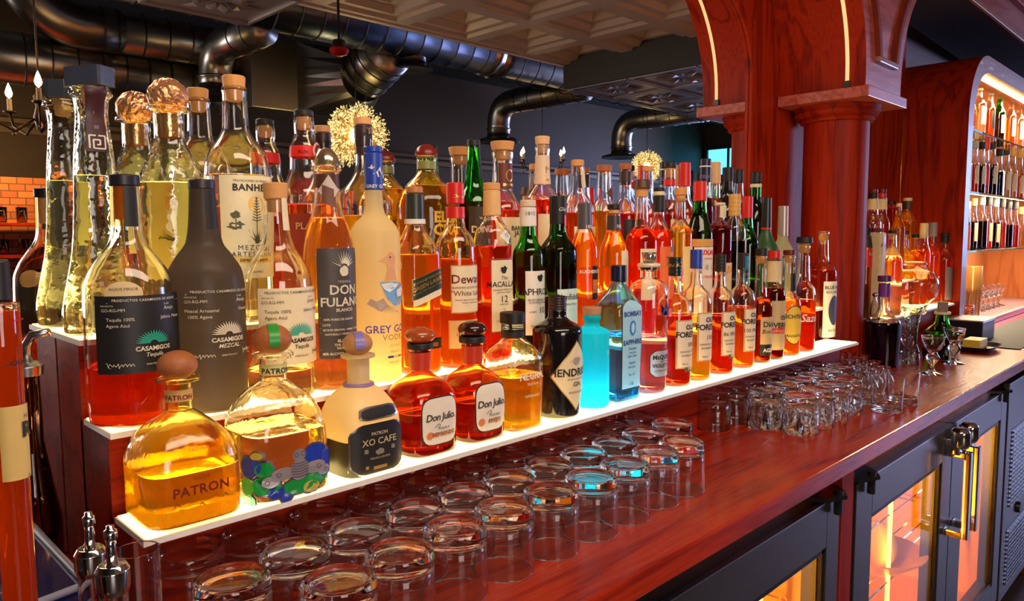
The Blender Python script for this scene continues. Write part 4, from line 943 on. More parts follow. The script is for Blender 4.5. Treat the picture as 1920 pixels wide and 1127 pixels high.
b.polys(lb, [blob(0, 0, 9, 15, 20, .12)], 612, 0, plain((0.03, 0.25, 0.65), 0.4), 'portrait_oval', off=0.0018); b.polys(lb, [blob(0, 0, 5, 10, 14, .1)], 612, 0, plain((0.55, 0.75, 0.85), 0.4), 'portrait_face', off=0.0024)
# violet gin
b = Bottle(1, 1217, 473, [(496, 15, 0), (500, 20, 0), (505, 20, 0), (508, 14, 0), (520, 14, 0), (526, 24, 0), (536, 33, 0), (552, 37, 0), (715, 35, 0)], 'gin_bottle', 'round clear bottle of pinkish gin with a raised crown and faceted glass stopper', liq=(((0.95, 0.35, 0.45), 0.18, (1.0, 0.72, 0.72)), 630), glassm=M_CLEAR)
b.cap('glass_stopper', 473, 494, 14, 10, mat=plain((0.6, 0.5, 0.4), 0.1, 0.8), n=8); b.cap('stopper_ring', 493, 501, 22, mat=plain((0.9, 0.75, 0.5), 0.2), kind='ring'); b.cap('neck_band', 502, 508, 15, mat=BLKL)
b.polys(b.root, [[(-12, -14), (12, -14), (16, 8), (7, 0), (0, 14), (-7, 0), (-16, 8)], blob(0, 20, 4, 4, 8, 0)], 575, 5, plain((0.03, 0.03, 0.10), 0.2, 0.5), 'crown_emblem', off=0.0012)
lb = b.label(653, 700, -48, 48, plain((0.62, 0.58, 0.60), 0.4, 0.3), 'oct', border=INK); b.text(lb, [('McQUEEN', 668, 8, 0, .03), ('AND THE', 674, 3.5, 0), ('VIOLET FOG', 683, 6.5, 0, .03), ('ULTRAVIOLET GIN', 691, 3.8, 0)], INK, off=0.0018)
# four bottles with cream shield labels and the rest of the front row
def whisky(x, y0, capspec, neck, sh, hw, base, label, liq, lab, row=1, **kw):
    """neck=(ytop,hw,ybottom,hw) sh=(y shoulder full) ; lab = list of label dicts"""
    yt, h0, yb, h1 = neck
    b = Bottle(row, x, y0, [(yt, h0+1, 0), (yt+5, h0+1, 0), (yt+7, h0, 0), (yb, h1, 0), ((yb+sh)/2, (h1+hw)/2+hw*0.15, .5), (sh, hw, 1), (base-10 if base > sh+20 else sh+60, hw*0.98, 1)], kw.pop('name', 'whiskey_bottle'), label, liq=liq, glassm=kw.pop('glassm', M_CLEAR), **kw)
    for c in capspec:
        if c[0] == 'cork': b.cork(*c[1:])
        elif c[0] == 'wrap': b.wrap('neck_wrap', c[1], c[2], c[3])
        else: b.cap(c[0], *c[1:-1], **c[-1])
    for L in lab:
        mt = L.get('mat', CREAM); o = b.label(L['y'][0], L['y'][1], L.get('a', (-55, 55))[0], L.get('a', (-55, 55))[1], mt, L.get('kind', 'rect'), L.get('slant', 0), border=L.get('border'), off=L.get('off', 0.001), name=L.get('name', 'label'))
        if L.get('text'): b.text(o, L['text'], L.get('ink', INK), off=L.get('off', 0.001)+0.0007)
    return b
def forester(x, y0, cm, base, h, label, liq, extra, capk='cap'):
    H = base-y0; f = lambda t: y0+H*t
    L = [dict(y=(f(.49), f(.87)), a=(-52, 60), mat=plain((0.55, 0.36, 0.16), 0.5), off=0.0008), dict(y=(f(.50), f(.86)), a=(-46, 60), mat=plain((0.86, 0.70, 0.50), 0.5), off=0.0014, text=[('OLD', f(.565), H*.038, 4, .03), ('FORESTER', f(.625), H*.044, 4, .03, 0, .95), (extra, f(.70), H*.034, 4), ('KENTUCKY STRAIGHT', f(.745), H*.014, 4), ('BOURBON WHISKY', f(.775), H*.014, 4), ('750 ml', f(.84), H*.014, -20)])]
    return whisky(x, y0, [(capk, y0, f(.15), h*.38, {'mat': cm[0], 'kind': cm[1]}) ], (f(.13), h*.34, f(.28), h*.40), f(.43), h, base, label, liq, L)
b = forester(1266, 482, (plain((0.01, 0.02, 0.012), 0.3), 'thread'), 716, 33, 'whiskey bottle with black screw cap, cream label and small green 100 seal', (((0.65, 0.08, 0.01), 0.4, (0.9, 0.25, 0.05)), 590), '100')
lb = b.label(672, 692, -20, 45, OLIVE, name='proof_seal'); b.text(lb, [('100', 688, 9, 8, .03)], WTXT)
b.text(b.root, [('Old Forester', 500, 6, -20, 0, .3)], GOLD, off=0.003)
b = forester(1306, 468, (BLUEP, 'cyl'), 703, 30, 'bottle of pale straw whiskey with blue cap and narrow cream label', (L_GOLD, 590), '1920'); 
b = forester(1351, 477, (BLKL, 'thread'), 690, 28, 'whiskey bottle with long black twist cap and green 86 seal on cream label', (L_RED, 590), '86 PROOF'); lb = b.label(650, 668, -20, 45, OLIVE, name='proof_seal'); b.text(lb, [('86', 665, 9, 5, .03)], WTXT)
b = forester(1393, 474, (BLKL, 'cyl'), 682, 25, 'whiskey bottle with black cap and blue ribbon hanging down its neck', (L_ORANGE, 575), '100 PROOF')
b.label(480, 528, -38, 8, plain((0.02, 0.22, 0.35), 0.4), name='ribbon', off=0.002); lb = b.label(505, 523, -34, 4, BLKL, 'oval', off=0.0026, name='ribbon_badge'); b.text(lb, [('115', 516, 5, -15)], WTXT, off=0.0034)
whisky(1428, 466, [('cap', 466, 480, 11, {'mat': BLKL}), ('cork', 480, 494, 9)], (480, 10, 555, 12), 575, 22, 672, 'slim-necked whiskey bottle with black cap, tan label and black age band', (((0.5, 0.06, 0.01), .4, (.8, .2, .04)), 560), [dict(y=(592, 642), a=(-60, 60), mat=plain((0.62, 0.42, 0.20), 0.5), text=[('Dickel', 610, 10, 0, .02), ('Bourbon', 622, 8, 0, 0, .2)]), dict(y=(642, 662), a=(-60, 60), mat=BLKL, ink=WTXT, text=[('AGED 8', 656, 7, 0, .02)])])
whisky(1452, 470, [('cap', 470, 485, 12, {'mat': REDP}), ('wrap', 489, 528, PARCH)], (487, 12, 530, 13), 560, 22, 665, 'dark bottle with red cap and tall tan label reading in red and black', (L_DARK, 540), [dict(y=(562, 652), a=(-70, 60), mat=plain((0.58, 0.42, 0.20), 0.5), text=[('OLD', 597, 8, 5, .03), ('OVERHOLT', 611, 9, 0, .03)]), dict(y=(612, 622), a=(-70, 60), mat=REDP, ink=WTXT, off=0.0015, text=[('BOTTLED IN BOND', 620, 4.5, 0)])], glassm=glass((1, .7, .4)))
b = whisky(1480, 469, [('cap', 469, 478, 11, {'mat': DKRED}), ('cork', 478, 492, 9)], (480, 11, 545, 12), 575, 24, 660, 'whiskey bottle with round yellow label and black neck tag, near the end of the shelf', (L_ORANGE, 560), [dict(y=(572, 640), a=(-80, 15), kind='oval', mat=plain((0.85, 0.55, 0.06), 0.5), border=INK, text=[("MICHTER'S", 594, 7, -32, .02), ('STRAIGHT RYE', 628, 4.5, -32, .01)])])
b.label(512, 545, -50, 30, BLKL, name='neck_tag', off=0.004)
b = whisky(1509, 444, [('flared_stopper', 444, 456, 14, 15, {'mat': BLKL}), ('cork', 456, 474, 9)], (460, 10, 525, 12), 555, 23, 652, 'clear-necked bottle of red spirit with wide black stopper, beside the column', (L_RED, 562), []); b.text(b.root, [('Sazerac', 600, 14, 0, .02, .3)], WTXT, off=.001)
whisky(1545, 430, [('cork', 437, 450, 8, 458)], (434, 9, 490, 11), 512, 25, 642, 'dark red whiskey bottle with white portrait label, nearest the round column', (L_RED, 506), [dict(y=(526, 628), a=(-62, 40), mat=WHITE, text=[('BLUE RUN', 540, 6, -12, .02), ('BOURBON', 548, 5, -12), ('BATCH', 618, 5, -12)]), dict(y=(552, 606), a=(-40, 20), kind='oval', mat=plain((0.05, 0.06, 0.16), 0.5), off=.0018, name='portrait')], Y=0.975)

# ================= middle shelf
TW = plain((0.75, 0.68, 0.50), 0.5)
def casa(b, y0, lm, ink, fan, word, tone=None):
    lb = b.label(y0, y0+140, -62, 66, lm, off=0.0012) if lm else b.root
    b.text(lb, [('PRODUCTOS CASAMIGOS DE AGAVE', y0+10, 4.5, 3, .01, 0, 1.1), ('PROYECTO', y0+19, 3, -45), ('GO-RG-MM', y0+28, 5.5, -38), ('Tequila 100%' if word == 'Tequila' else 'Mezcal Artesanal', y0+45, 6, -30), ('Agave Azul' if word == 'Tequila' else '100% Agave', y0+56, 6, -33), ('CLASE', y0+19, 3, 28), ('Anejo' if ink is TW else 'Joven', y0+28, 7, 32), ('Jalisco, Mexico' if word == 'Tequila' else 'Oaxaca', y0+44, 6, 36),
              ('CASAMIGOS', y0+100, 8, 8, .03), (word, y0+111, 7.5, 8, .01, .25), ('EMBOTELLADO', y0+126, 3, 8)], ink, off=0.002)
    b.polys(lb, agave(32), y0+87, 8, fan, 'agave_emblem', off=0.002)
    b.polys(lb, signature(48, 8, 3), y0+124, -32, ink, 'signature', off=0.002); b.polys(lb, signature(34, 7, 5), y0+120, 46, ink, 'signature', off=0.002)
    b.polys(lb, [[(-70, 0), (70, 0), (70, .7), (-70, .7)], [(-70, -118), (70, -118), (70, -117.2), (-70, -117.2)]], y0+13, 5, ink, 'rules', off=0.002)
    return lb
b = Bottle(2, 232, 328, [(350, 25, 0), (430, 27), (455, 33), (480, 50), (510, 69), (540, 79), (600, 81), (740, 81), (765, 79)], 'tequila_bottle', 'tall round bottle of red-brown tequila with large black label, left end of the middle shelf', liq=(((0.80, 0.13, 0.01), 0.42, (0.96, 0.33, 0.07)), 683), seg=48)
b.cap('cap', 328, 350, 27, mat=plain((0.015, 0.012, 0.02), 0.4)); o = b.wrap('neck_wrap', 351, 424, liquid((0.9, 0.45, 0.12), 0.6), a0=-110, a1=-20); b.cap('cork_plug', 350, 412, 19, 18, M_CORK)
lb = b.wrap('neck_strip', 351, 425, BLKL, off=0.0012, a0=-22, a1=28); casa(b, 550, BLKL, TW, TEAL, 'Tequila')
lb = b.label(524, 566, -48, -2, plain((0.75, 0.55, 0.28), 0.5), 'oval', off=0.0008, name='seal'); b.text(lb, [('AGAVE MINOR', 540, 5, -25)], INK, off=0.0014)
b = Bottle(2, 378, 337, [(355, 23, 0), (420, 27), (455, 33), (480, 50), (510, 66), (545, 70), (750, 69)], 'mezcal_bottle', 'smoky dark frosted bottle with white lettering printed on the glass', glassm=frosted((0.20, 0.155, 0.125), tr=0.75), solid=True, seg=48)
b.cap('cap', 337, 356, 24, mat=plain((0.03, 0.02, 0.03), 0.4)); b.wrap('neck_strip', 357, 428, BLKL, off=0.001, a0=-10, a1=40); casa(b, 535, None, TW, TW, 'MEZCAL')
b = Bottle(2, 516, 343, [(375, 20, 0), (430, 24), (465, 33), (492, 50), (520, 61), (560, 64), (720, 64)], 'tequila_bottle', 'clear round tequila bottle with blond cork and pale cream label beside the smoky bottle', liq=(L_PALE, 690), seg=44)
b.cork(343, 374, 23, 398); b.wrap('neck_strip', 372, 432, CREAM, off=0.001, a0=0, a1=40); casa(b, 537, CREAM, INK, TEAL, 'Tequila')
b = Bottle(2, 611, 277, [(322, 25, 0), (330, 22, 0), (372, 24), (400, 30), (430, 40), (460, 46), (485, 48), (700, 47)], 'tequila_bottle', 'slender bottle with silver domed stopper, brown neck tag and tall charcoal label', liq=(((1.0, 0.62, 0.25), 0.2, (1.0, 0.85, 0.6)), 410))
b.cap('dome_stopper', 277, 312, 25, mat=plain((0.75, 0.65, 0.40), 0.15, 0.9), kind='dome'); b.cap('stopper_collar', 310, 323, 29, mat=glass((1, 1, 0.85)), kind='ring'); b.wrap('neck_wrap', 328, 352, BROWN)
tg = b.label(330, 385, -62, 12, plain((0.62, 0.52, 0.46), 0.5), 'diamond', off=0.006, name='neck_tag'); b.label(352, 386, -48, -8, plain((0.16, 0.06, 0.03), 0.5), 'rect', slant=-0.5, off=0.0065, name='tag_band', parent=tg)
lb = b.label(465, 667, -58, 60, GREYL, off=0.0012); b.text(lb, [('TEQUILA', 528, 4, 2, 0, 0, 1.2), ("DON", 549, 17, 2, .02), ('FULANO', 571, 16, 2, .02), ('BLANCO', 581, 6, 2, .02), ('100% PURO DE AGAVE', 597, 4, -12, .02), ('LOTE', 607, 4, -40, .02), ('ESTATE GROWN - FAMILY OWNED', 616, 3.6, 2, .02), ('NATURALLY FERMENTED', 624, 3.6, -8, .02), ('BLANCO', 637, 5.5, 2, .03), ('THE ORIGINAL', 644, 4.5, 2, .03), ('NON-CHILL', 650, 4.5, 2, .03), ('40% ALC/VOL. (80 PROOF)', 660, 4.5, -4, .03)], TW, off=0.002)
b.polys(lb, [[(c*26*.3-2*s_, 6+s_*8), (c*26, 6+s_*30), (c*26*.3+2*s_, 6+s_*8-3)] for c, s_ in [(math.cos(R(20+14*i)), math.sin(R(20+14*i))) for i in range(11)]]+[blob(0, -2, 9, 10, 12, .1)], 505, 2, TW, 'pina_emblem', off=0.002)
b.polys(lb, [[(-46, y), (46, y), (46, y+.8), (-46, y+.8)] for y in (0, -10, -20, -28, -60)], 592, 2, TW, 'rules', off=0.002)
GG = frosted((0.95, 0.84, 0.52), tr=0.7)
b = Bottle(2, 699, 275, [(356, 16, 0), (385, 17), (402, 21), (418, 36), (435, 45), (470, 48), (700, 46)], 'vodka_bottle', 'tall frosted vodka bottle with blue neck sleeve and a bird in a mountain scene', glassm=GG, solid=True, seg=44)
b.cap('cap', 275, 287, 17, mat=BLUEP); lb = b.cap('neck_sleeve', 287, 357, 17.5, 17.5, BLUEP); m = MB(); b.text(lb, [('GREY GOOSE', 353, 6, 8, .02)], WHITE, off=0.0016)
bird = [[(-14, -2), (-6, 3), (0, 12), (2, 2), (12, 8), (6, -4), (-4, -8)]]; b.polys(lb, bird, 325, 12, WHITE, 'bird_emblem', off=0.0016); b.polys(lb, [[(-7, 0), (-2, 2), (1, 7), (2, 1), (6, 3), (1, -3)]], 316, -45, WHITE, 'bird_emblem', off=0.0016)
gk = plain((0.78, 0.40, 0.20), 0.5)
b.polys(b.root, [[(-20, 22), (-6, 30), (2, 38), (10, 37), (15, 28), (13, 8), (18, -14), (-8, -14), (-2, 10), (-6, 20)]], 510, -5, gk, 'bird_print'); b.polys(b.root, [blob(3, 29, 1.6, 1.6, 8, 0)], 510, -5, INK, 'bird_eye', off=0.002)
b.polys(b.root, [[(8, -4), (12, 12), (20, 2), (34, 24), (30, 4), (20, -6)]], 500, 25, plain((0.75, 0.5, 0.42), 0.5), 'flying_bird')
b.polys(b.root, [[(-26, 22), (4, 22), (34, 16), (34, -10), (22, -22), (4, -24), (-12, -10)]], 548, 5, plain((0.20, 0.42, 0.78), 0.5), 'sea_print'); b.polys(b.root, [[(-24, 18), (-4, 20), (14, 17), (6, 10), (-8, 2), (-18, 8)], [(8, 4), (26, 12), (34, 4), (24, -6), (10, -8)]], 548, 5, plain((0.75, 0.82, 0.88), 0.5), 'snow_print', off=0.002)
b.polys(b.root, [[(-44, 6), (-36, 16), (-26, 10), (-14, 16), (-6, 4), (20, -12), (-20, -8)]], 572, -2, plain((0.48, 0.36, 0.30), 0.5), 'mountain_print', off=0.0012)
b.text(b.root, [('GREY GOOSE', 620, 14, 14, .01, 0, 1.02)], plain((0.06, 0.05, 0.40), 0.4), off=0.0012); b.text(b.root, [('VODKA', 634, 11, 14, 0, 0, 1.1), ('DISTILLED IN', 646, 3.5, 14), ('FRANCE', 658, 5, 14), ('IMPORTED', 678, 5, 14)], plain((0.35, 0.25, 0.12), 0.4), off=0.0012, name='lettering')
for k, c in enumerate((BLUEP, WHITE, REDP)): b.polys(b.root, [[(-18+12*k, -2), (-6+12*k, -2), (-6+12*k, 2), (-18+12*k, 2)]], 665, 12, c, 'flag_stripe')
b = Bottle(2, 777, 350, [(420, 17, 0), (432, 21, 0), (450, 30, .4), (468, 36, .9), (485, 37, 1), (680, 36, 1)], 'whisky_bottle', 'square whisky bottle with a slanted dark green label and dark neck', liq=(((1.0, 0.45, 0.05), 0.4, (1.0, 0.6, 0.15)), 478), sq=6, seg=56)
b.cap('cap', 350, 363, 16, mat=plain((0.55, 0.20, 0.05), 0.4)); b.cap('neck_sleeve', 363, 421, 17.5, 18, plain((0.03, 0.035, 0.025), 0.35)); b.wrap('neck_band', 411, 420, WHITE, off=0.0026)
lb = b.label(512, 550, -44, 46, plain((0.02, 0.035, 0.02), 0.4), slant=0.36, off=0.0014, border=GOLD); b.text(lb, [('JOHNNIE WALKER.', 523, 5, -2, .01, 0, 1, .36), ('GREEN LABEL', 534, 7.5, -2, .03, 0, 1, .36), ('Blended Malt Scotch Whisky', 541, 4, -2, 0, .2, 1, .36)], GOLD, off=0.0022)
lb = b.label(546, 562, -44, 46, CREAM, slant=0.36, off=0.0012, name='lower_band'); lb = b.label(632, 652, -10, 46, BLKL, name='age_label'); b.text(lb, [('200', 648, 8, 18, .04)], GOLD)
b = Bottle(2, 853, 343, [(408, 17, 0), (425, 19), (445, 32), (465, 38), (490, 39), (680, 38)], 'whisky_bottle', 'round whisky bottle with red cap, red neck foil and scalloped cream label', liq=(L_ORANGE, 486))
b.cap('cap', 343, 383, 17, mat=REDP); b.wrap('neck_foil', 388, 409, REDP, off=0.001); b.text(b.root, [('Dewar', 372, 7, -10, 0, .3)], GOLD, off=0.0012)
lb = b.label(498, 582, -52, 54, CREAM, off=0.0012, border=plain((0.6, 0.35, 0.1), 0.4)); b.text(lb, [("Dewar's", 529, 16, 2, .01), ('BLENDED SCOTCH WHISKY', 539, 4, 2), ('"White Label"', 552, 9.5, 2), ('Double Aged for Extra Smoothness', 561, 3, 2, 0, .2), ('Double Cask Matured', 566, 3, 2, 0, .2)], DKRED, off=0.002)
lb = b.label(598, 648, -60, 40, plain((0.82, 0.62, 0.26), 0.5), border=plain((0.6, 0.35, 0.1), 0.4), name='lower_label'); b.text(lb, [('1846', 626, 6, -30)], DKRED)
b = Bottle(2, 922, 343, [(404, 16, 0), (415, 20, 0), (432, 32, 0), (455, 36, 0), (474, 33, .4), (484, 30, .9), (500, 30, 1), (680, 29, 1)], 'whisky_bottle', 'whisky bottle with bulbous neck, orange cork and tall cream label with the age 12', liq=(((0.85, 0.10, 0.01), .45, (1, .3, .06)), 462), sq=5, seg=56)
b.cap('cap', 343, 357, 16, mat=M_CORK); b.cap('neck_sleeve', 357, 405, 16, 17, plain((0.82, 0.48, 0.18), 0.5)); lb = b.label(487, 618, -46, 46, CREAM, off=0.0012, border=plain((0.3, 0.05, 0.02), 0.4))
b.text(lb, [('The', 523, 7, 0, 0, .3), ('MACALLAN', 536, 10, 0, .01), ('HIGHLAND SINGLE MALT', 543, 3, 0), ('SCOTCH WHISKY', 548, 3, 0), ('12', 565, 13, 0), ('YEARS OLD', 570, 3, 0), ('13', 580, 4, 0), ('Distilled and Bottled', 600, 3, 0)], INK, off=0.002); b.polys(lb, [blob(0, 0, 8, 7, 14, .3)], 505, 0, INK, 'crest', off=0.002)
lb = b.label(430, 455, -20, 30, WHITE, 'diamond', name='neck_medal', off=.001); b.text(lb, [('12', 444, 7, 5)], INK)
b = Bottle(2, 990, 375, [(424, 15, 0), (442, 16), (455, 20), (470, 28), (485, 30), (680, 29)], 'whisky_bottle', 'green glass whisky bottle with white cap and white label with the age 10', glassm=M_GREEN, liq=(((0.30, 0.08, 0.01), .4, (.6, .35, .1)), 470))
b.cap('cap', 375, 388, 15, mat=plain((0.80, 0.62, 0.45), 0.5)); lb = b.cap('neck_sleeve', 389, 425, 15.5, 16, WHITE); b.text(lb, [('1815', 404, 7, -30)], INK, off=.0012)
lb = b.label(507, 625, -56, 56, WHITE, off=0.0012, border=M_GREEN); b.text(lb, [('LAPHROAIG', 551, 12, 0, .01, 0, .92), ('ISLAY SINGLE MALT', 562, 4, 0), ('SCOTCH WHISKY', 567, 4, 0), ('10', 585, 12, 8), ('AGED', 584, 3.5, -30), ('YEARS', 584, 3.5, 38), ('Established 1815', 610, 4, 0, 0, .2)], INK, off=0.002); b.polys(lb, [blob(0, 0, 7, 7, 14, .3)], 520, 0, INK, 'crest', off=0.002)
b = Bottle(2, 1046, 368, [(420, 15, 0), (440, 17, 0), (455, 25, .6), (468, 31, 1), (490, 32, 1), (680, 31, 1)], 'whisky_bottle', 'dark green bottle with tall black cap and white label low on the body', glassm=M_DKGREEN, liq=(((0.25, 0.08, 0.01), .3, (.5, .3, .1)), 452), sq=3.2)
cp = b.cap('cap', 368, 421, 16, 15.5, mat=BLKL); b.text(cp, [('Glen', 396, 7, -10, 0, .3)], WTXT, off=.0014); b.label(404, 424, 0, 30, REDP, name='neck_flag', off=.0014)
lb = b.label(540, 620, -50, 50, plain((0.72, 0.80, 0.72), 0.5)); b.text(lb, [('Glenfiddich', 560, 11, 0, .01), ('SINGLE MALT', 570, 4, 0)], INK)
b = Bottle(2, 1096, 381, [(428, 13, 0), (440, 18), (458, 24), (475, 26), (680, 26)], 'whisky_bottle', 'amber bottle with grey capsule and small black and orange label', liq=(((1.0, 0.42, 0.04), .5, (1, .55, .12)), 436))
cp = b.cap('capsule', 381, 430, 12.5, 13.5, plain((0.10, 0.085, 0.09), 0.4)); b.text(cp, [('1823', 428, 6, -5, .02)], WTXT, off=.0012)
lb = b.label(498, 560, -16, 18, BLKL); b.text(lb, [('AUCHENTOSHAN', 511, 6, 6, .03)], WTXT); b.label(523, 548, -14, 16, plain((0.8, 0.18, 0.04), 0.5), name='lower_label', off=.0016)
b = Bottle(2, 1151, 383, [(402, 12, 0), (430, 13), (448, 19), (465, 25), (485, 27), (680, 27)], 'whisky_bottle', 'amber whisky bottle with flat black cap and black neck wrap, behind the pale blue bottle', liq=(((1.0, 0.55, 0.08), .45, (1, .7, .25)), 436))
b.cap('cap', 383, 393, 12.5, mat=BLKL); b.cap('cork_plug', 393, 401, 10, mat=M_CORK); lb = b.wrap('neck_wrap', 404, 431, plain((0.05, 0.04, 0.04), .4)); b.text(lb, [('1823', 427, 6, 5, .02)], WTXT); lb = b.label(470, 560, -20, 50, CREAM)
b = Bottle(2, 1204, 337, [(368, 11, 0), (422, 13), (432, 20), (442, 27), (455, 30), (600, 30)], 'liqueur_bottle', 'round shouldered red liqueur bottle with long clear neck and wide dark stopper', liq=(((0.95, 0.12, 0.01), .45, (1, .25, .05)), 430))
b.cap('flared_stopper', 337, 354, 14, 17, BROWN); b.cork(354, 370, 12); lb = b.label(466, 560, -58, 10, CREAM); b.polys(lb, [[(-14, -10), (14, -10), (14, 10), (-14, 10)]], 486, -22, INK, 'crest')
b = Bottle(2, 1236, 352, [(370, 10, 0), (400, 10), (420, 14), (438, 23), (455, 27), (620, 27)], 'amaro_bottle', 'orange-red bottle with black neck capsule and orange label behind the gin with the crown', liq=(((1.0, 0.22, 0.02), .5, (1, .35, .08)), 432))
b.cap('cap', 352, 359, 11, mat=BLKL); b.cap('cap_band', 359, 367, 10.5, mat=CREAM); b.cap('capsule', 367, 398, 11, mat=BLKL); lb = b.label(462, 560, -50, 40, plain((0.85, 0.16, 0.03), .5)); b.text(lb, [('SMALL', 486, 6, 0, .02), ('AMARO', 496, 6, 0, .02)], GOLD); b.label(462, 472, 0, 26, plain((0.1, 0.1, 0.25), .5), name='stamp', off=.0016)
b = Bottle(2, 1277, 352, [(374, 10, 0), (380, 9), (412, 10), (425, 17), (440, 22), (600, 22)], 'brandy_bottle', 'slim yellow bottle with mushroom cork left of the red-capped green bottle', liq=(L_GOLD, 425)); b.cork(352, 366, 12, 380); lb = b.label(462, 560, -40, 40, plain((0.85, 0.65, 0.25), 0.5))
b = Bottle(2, 1313, 340, [(376, 12, 0), (400, 14), (422, 20), (440, 25), (560, 25)], 'liqueur_bottle', 'green bottle with red capsule, straw jacket and white label reading in red', glassm=M_GREEN, liq=(((0.15, 0.05, 0.01), .3, (.4, .35, .1)), 400))
b.cap('capsule', 340, 377, 12, 13, REDP); b.wrap('straw_jacket', 448, 462, plain((0.70, 0.36, 0.10), .7, bump=.5)); lb = b.wrap('label', 463, 600, WHITE, a0=-80, a1=60); b.text(lb, [('LUXARDO', 477, 9, 0, .04), ('MARASCHINO', 486, 3.4, 0), ('ORIGINALE', 520, 5, 0)], REDP); b.polys(lb, [blob(x_, 0, 4, 5, 10, .2) for x_ in (-22, -8, 8, 22)], 500, -5, plain((.5, .45, .4), .5), 'medals')
b = Bottle(2, 1350, 384, [(384, 10, 0), (412, 9), (420, 16), (432, 23), (600, 23)], 'liqueur_bottle', 'squat dark red bottle with a cream tag on its neck', liq=(((0.35, 0.01, 0.005), .5, (.5, .04, .02)), 424)); b.cap('cap', 380, 385, 10, mat=CREAM); b.wrap('neck_tag', 386, 408, CREAM, off=.003, a0=-60, a1=60)
lb = b.label(492, 560, -50, 40, CREAM); b.text(lb, [('SUZE', 512, 14, -10, .04)], plain((.9, .3, .02), .5))
b = Bottle(2, 1378, 364, [(404, 9, 0), (412, 12), (425, 20), (440, 22), (600, 22)], 'amaro_bottle', 'grey-tinted bottle with golden capsule and orange toucan label', liq=(((0.02, 0.02, 0.03), .5, (.15, .16, .2)), 452)); b.cap('capsule', 364, 405, 11, mat=plain((.75, .42, .1), .4), kind='thread')
lb = b.label(450, 560, 0, 70, WHITE); b.polys(lb, [[(-12, -8), (-6, 6), (6, 12), (10, 14), (10, -10)]], 462, 30, plain((.85, .35, .02), .5), 'bird_print'); b.text(lb, [('VERO', 496, 10, 34, .04)], REDP)
b = Bottle(2, 1402, 368, [(409, 10, 0), (430, 12), (448, 20), (462, 22), (600, 22)], 'liqueur_bottle', 'green bottle with a plain red capsule beside the golden-capped one', glassm=M_GREEN, liq=(((0.1, 0.05, 0.01), .3, (.4, .4, .1)), 440)); b.cap('capsule', 368, 410, 10, mat=REDP)
b = Bottle(2, 1438, 370, [(388, 8, 0), (396, 8), (432, 9), (450, 15), (468, 24), (490, 28), (600, 28)], 'wine_bottle', 'matte dark green bottle with black foil, second from the right on the middle shelf', glassm=plain((0.03, 0.10, 0.03), 0.35), solid=True); b.cap('foil', 370, 428, 8.5, 9.5, plain((.02, .02, .02), .3)); b.wrap('foil_band', 426, 430, REDP, off=.001)
b = Bottle(2, 1469, 386, [(400, 9, 0), (445, 9), (465, 18), (480, 24), (600, 25)], 'vermouth_bottle', 'pale frosted bottle with silver-grey foil, last on the middle shelf by the column', glassm=frosted((0.62, 0.62, 0.42), tr=.5), solid=True); b.cap('foil', 386, 444, 9, 9.6, plain((.50, .42, .38), .3, .4)); b.label(425, 441, 20, 60, REDP, name='foil_stamp', off=.0014)

# ================= top shelf, against the mirror
b = Bottle(3, 167, 127, [(166, 34, 0), (178, 37, 0), (186, 30, 0), (215, 28), (245, 30), (300, 35), (400, 40), (470, 46), (540, 60), (590, 68), (615, 66)], 'tequila_bottle', 'very tall clear bottle with a heavy dark slab stopper, leftmost on the top shelf', liq=(L_CLEAR, 330), seg=48, glassm=glass((.97, 1, .93), wavy=.5), asp=.75, sq=2.2)
b.cap('slab_stopper', 127, 163, 40, mat=plain((.05, .06, .09), .2, coat=.6), kind='slab'); b.cap('stopper_plug', 163, 195, 15, mat=M_CORK); lb = b.wrap('neck_strip', 166, 286, plain((.06, .015, .02), .4), off=.0016, a0=-32, a1=30)
b.polys(lb, stroke([(-12, -12), (-12, 12), (12, 12), (12, -12), (-6, -12), (-6, 4), (4, 4), (4, -5), (-1, -5)], 2.6), 268, 0, WTXT, 'key_emblem', off=.003); b.text(lb, [('|||||||||||', 215, 4, -6, 0, 0, .5), ('||||', 242, 5, 0, 0, 0, 1)], plain((.5, .4, .45), .4), off=.003)
b.polys(b.root, stroke([(24*math.cos(i*.5), 60*math.sin(i*.5)) for i in range(14)], 2), 420, 8, glass((.8, .85, .7)), 'carved_oval', off=.002)
b = Bottle(3, 313, 147, [(202, 38, 0), (208, 38, 0), (213, 27, 0), (258, 27), (290, 38), (330, 54), (380, 61), (480, 62), (600, 58)], 'tequila_bottle', 'clear fluted bottle with a crumpled gold ball stopper', liq=(L_CLEAR, 345), seg=48, glassm=glass((.98, 1, .95), wavy=.45))
cr = plain((.85, .42, .20), .32, .8, bump=1.0, scale=160); o = b.cap('ball_stopper', 147, 214, 36, mat=cr, kind='ball', n=36)
zc_ = b.zy(181)
for v in o.data.vertices:
    d = v.co-Vector((0, 0, zc_)); v.co = Vector((0, 0, zc_)) + d*(1+random.uniform(-.045, .045))
for p in o.data.polygons: p.use_smooth = False
b.wrap('neck_foil', 215, 258, plain((.80, .42, .15), .25, .8, bump=.8, scale=80), off=-.004)
lb = b.label(336, 480, 10, 62, plain((.85, .74, .34), .5), off=-.004, name='label'); b.text(lb, [('EL CIELO', 418, 10, 36), ('TEQUILA 100%', 440, 5, 36)], plain((.35, .3, .1), .5), off=-.003); b.label(340, 385, 18, 52, plain((.9, .5, .1), .5), 'oval', off=-.003, name='sun_print', parent=lb)
b = Bottle(3, 438, 143, [(164, 22, 0), (172, 23, 0), (178, 22, 0), (240, 24), (262, 34), (285, 50), (310, 58), (340, 60), (560, 58)], 'mezcal_bottle', 'big clear round bottle with orange cork and tall cream botanical label', liq=(L_PALE, 330), seg=44)
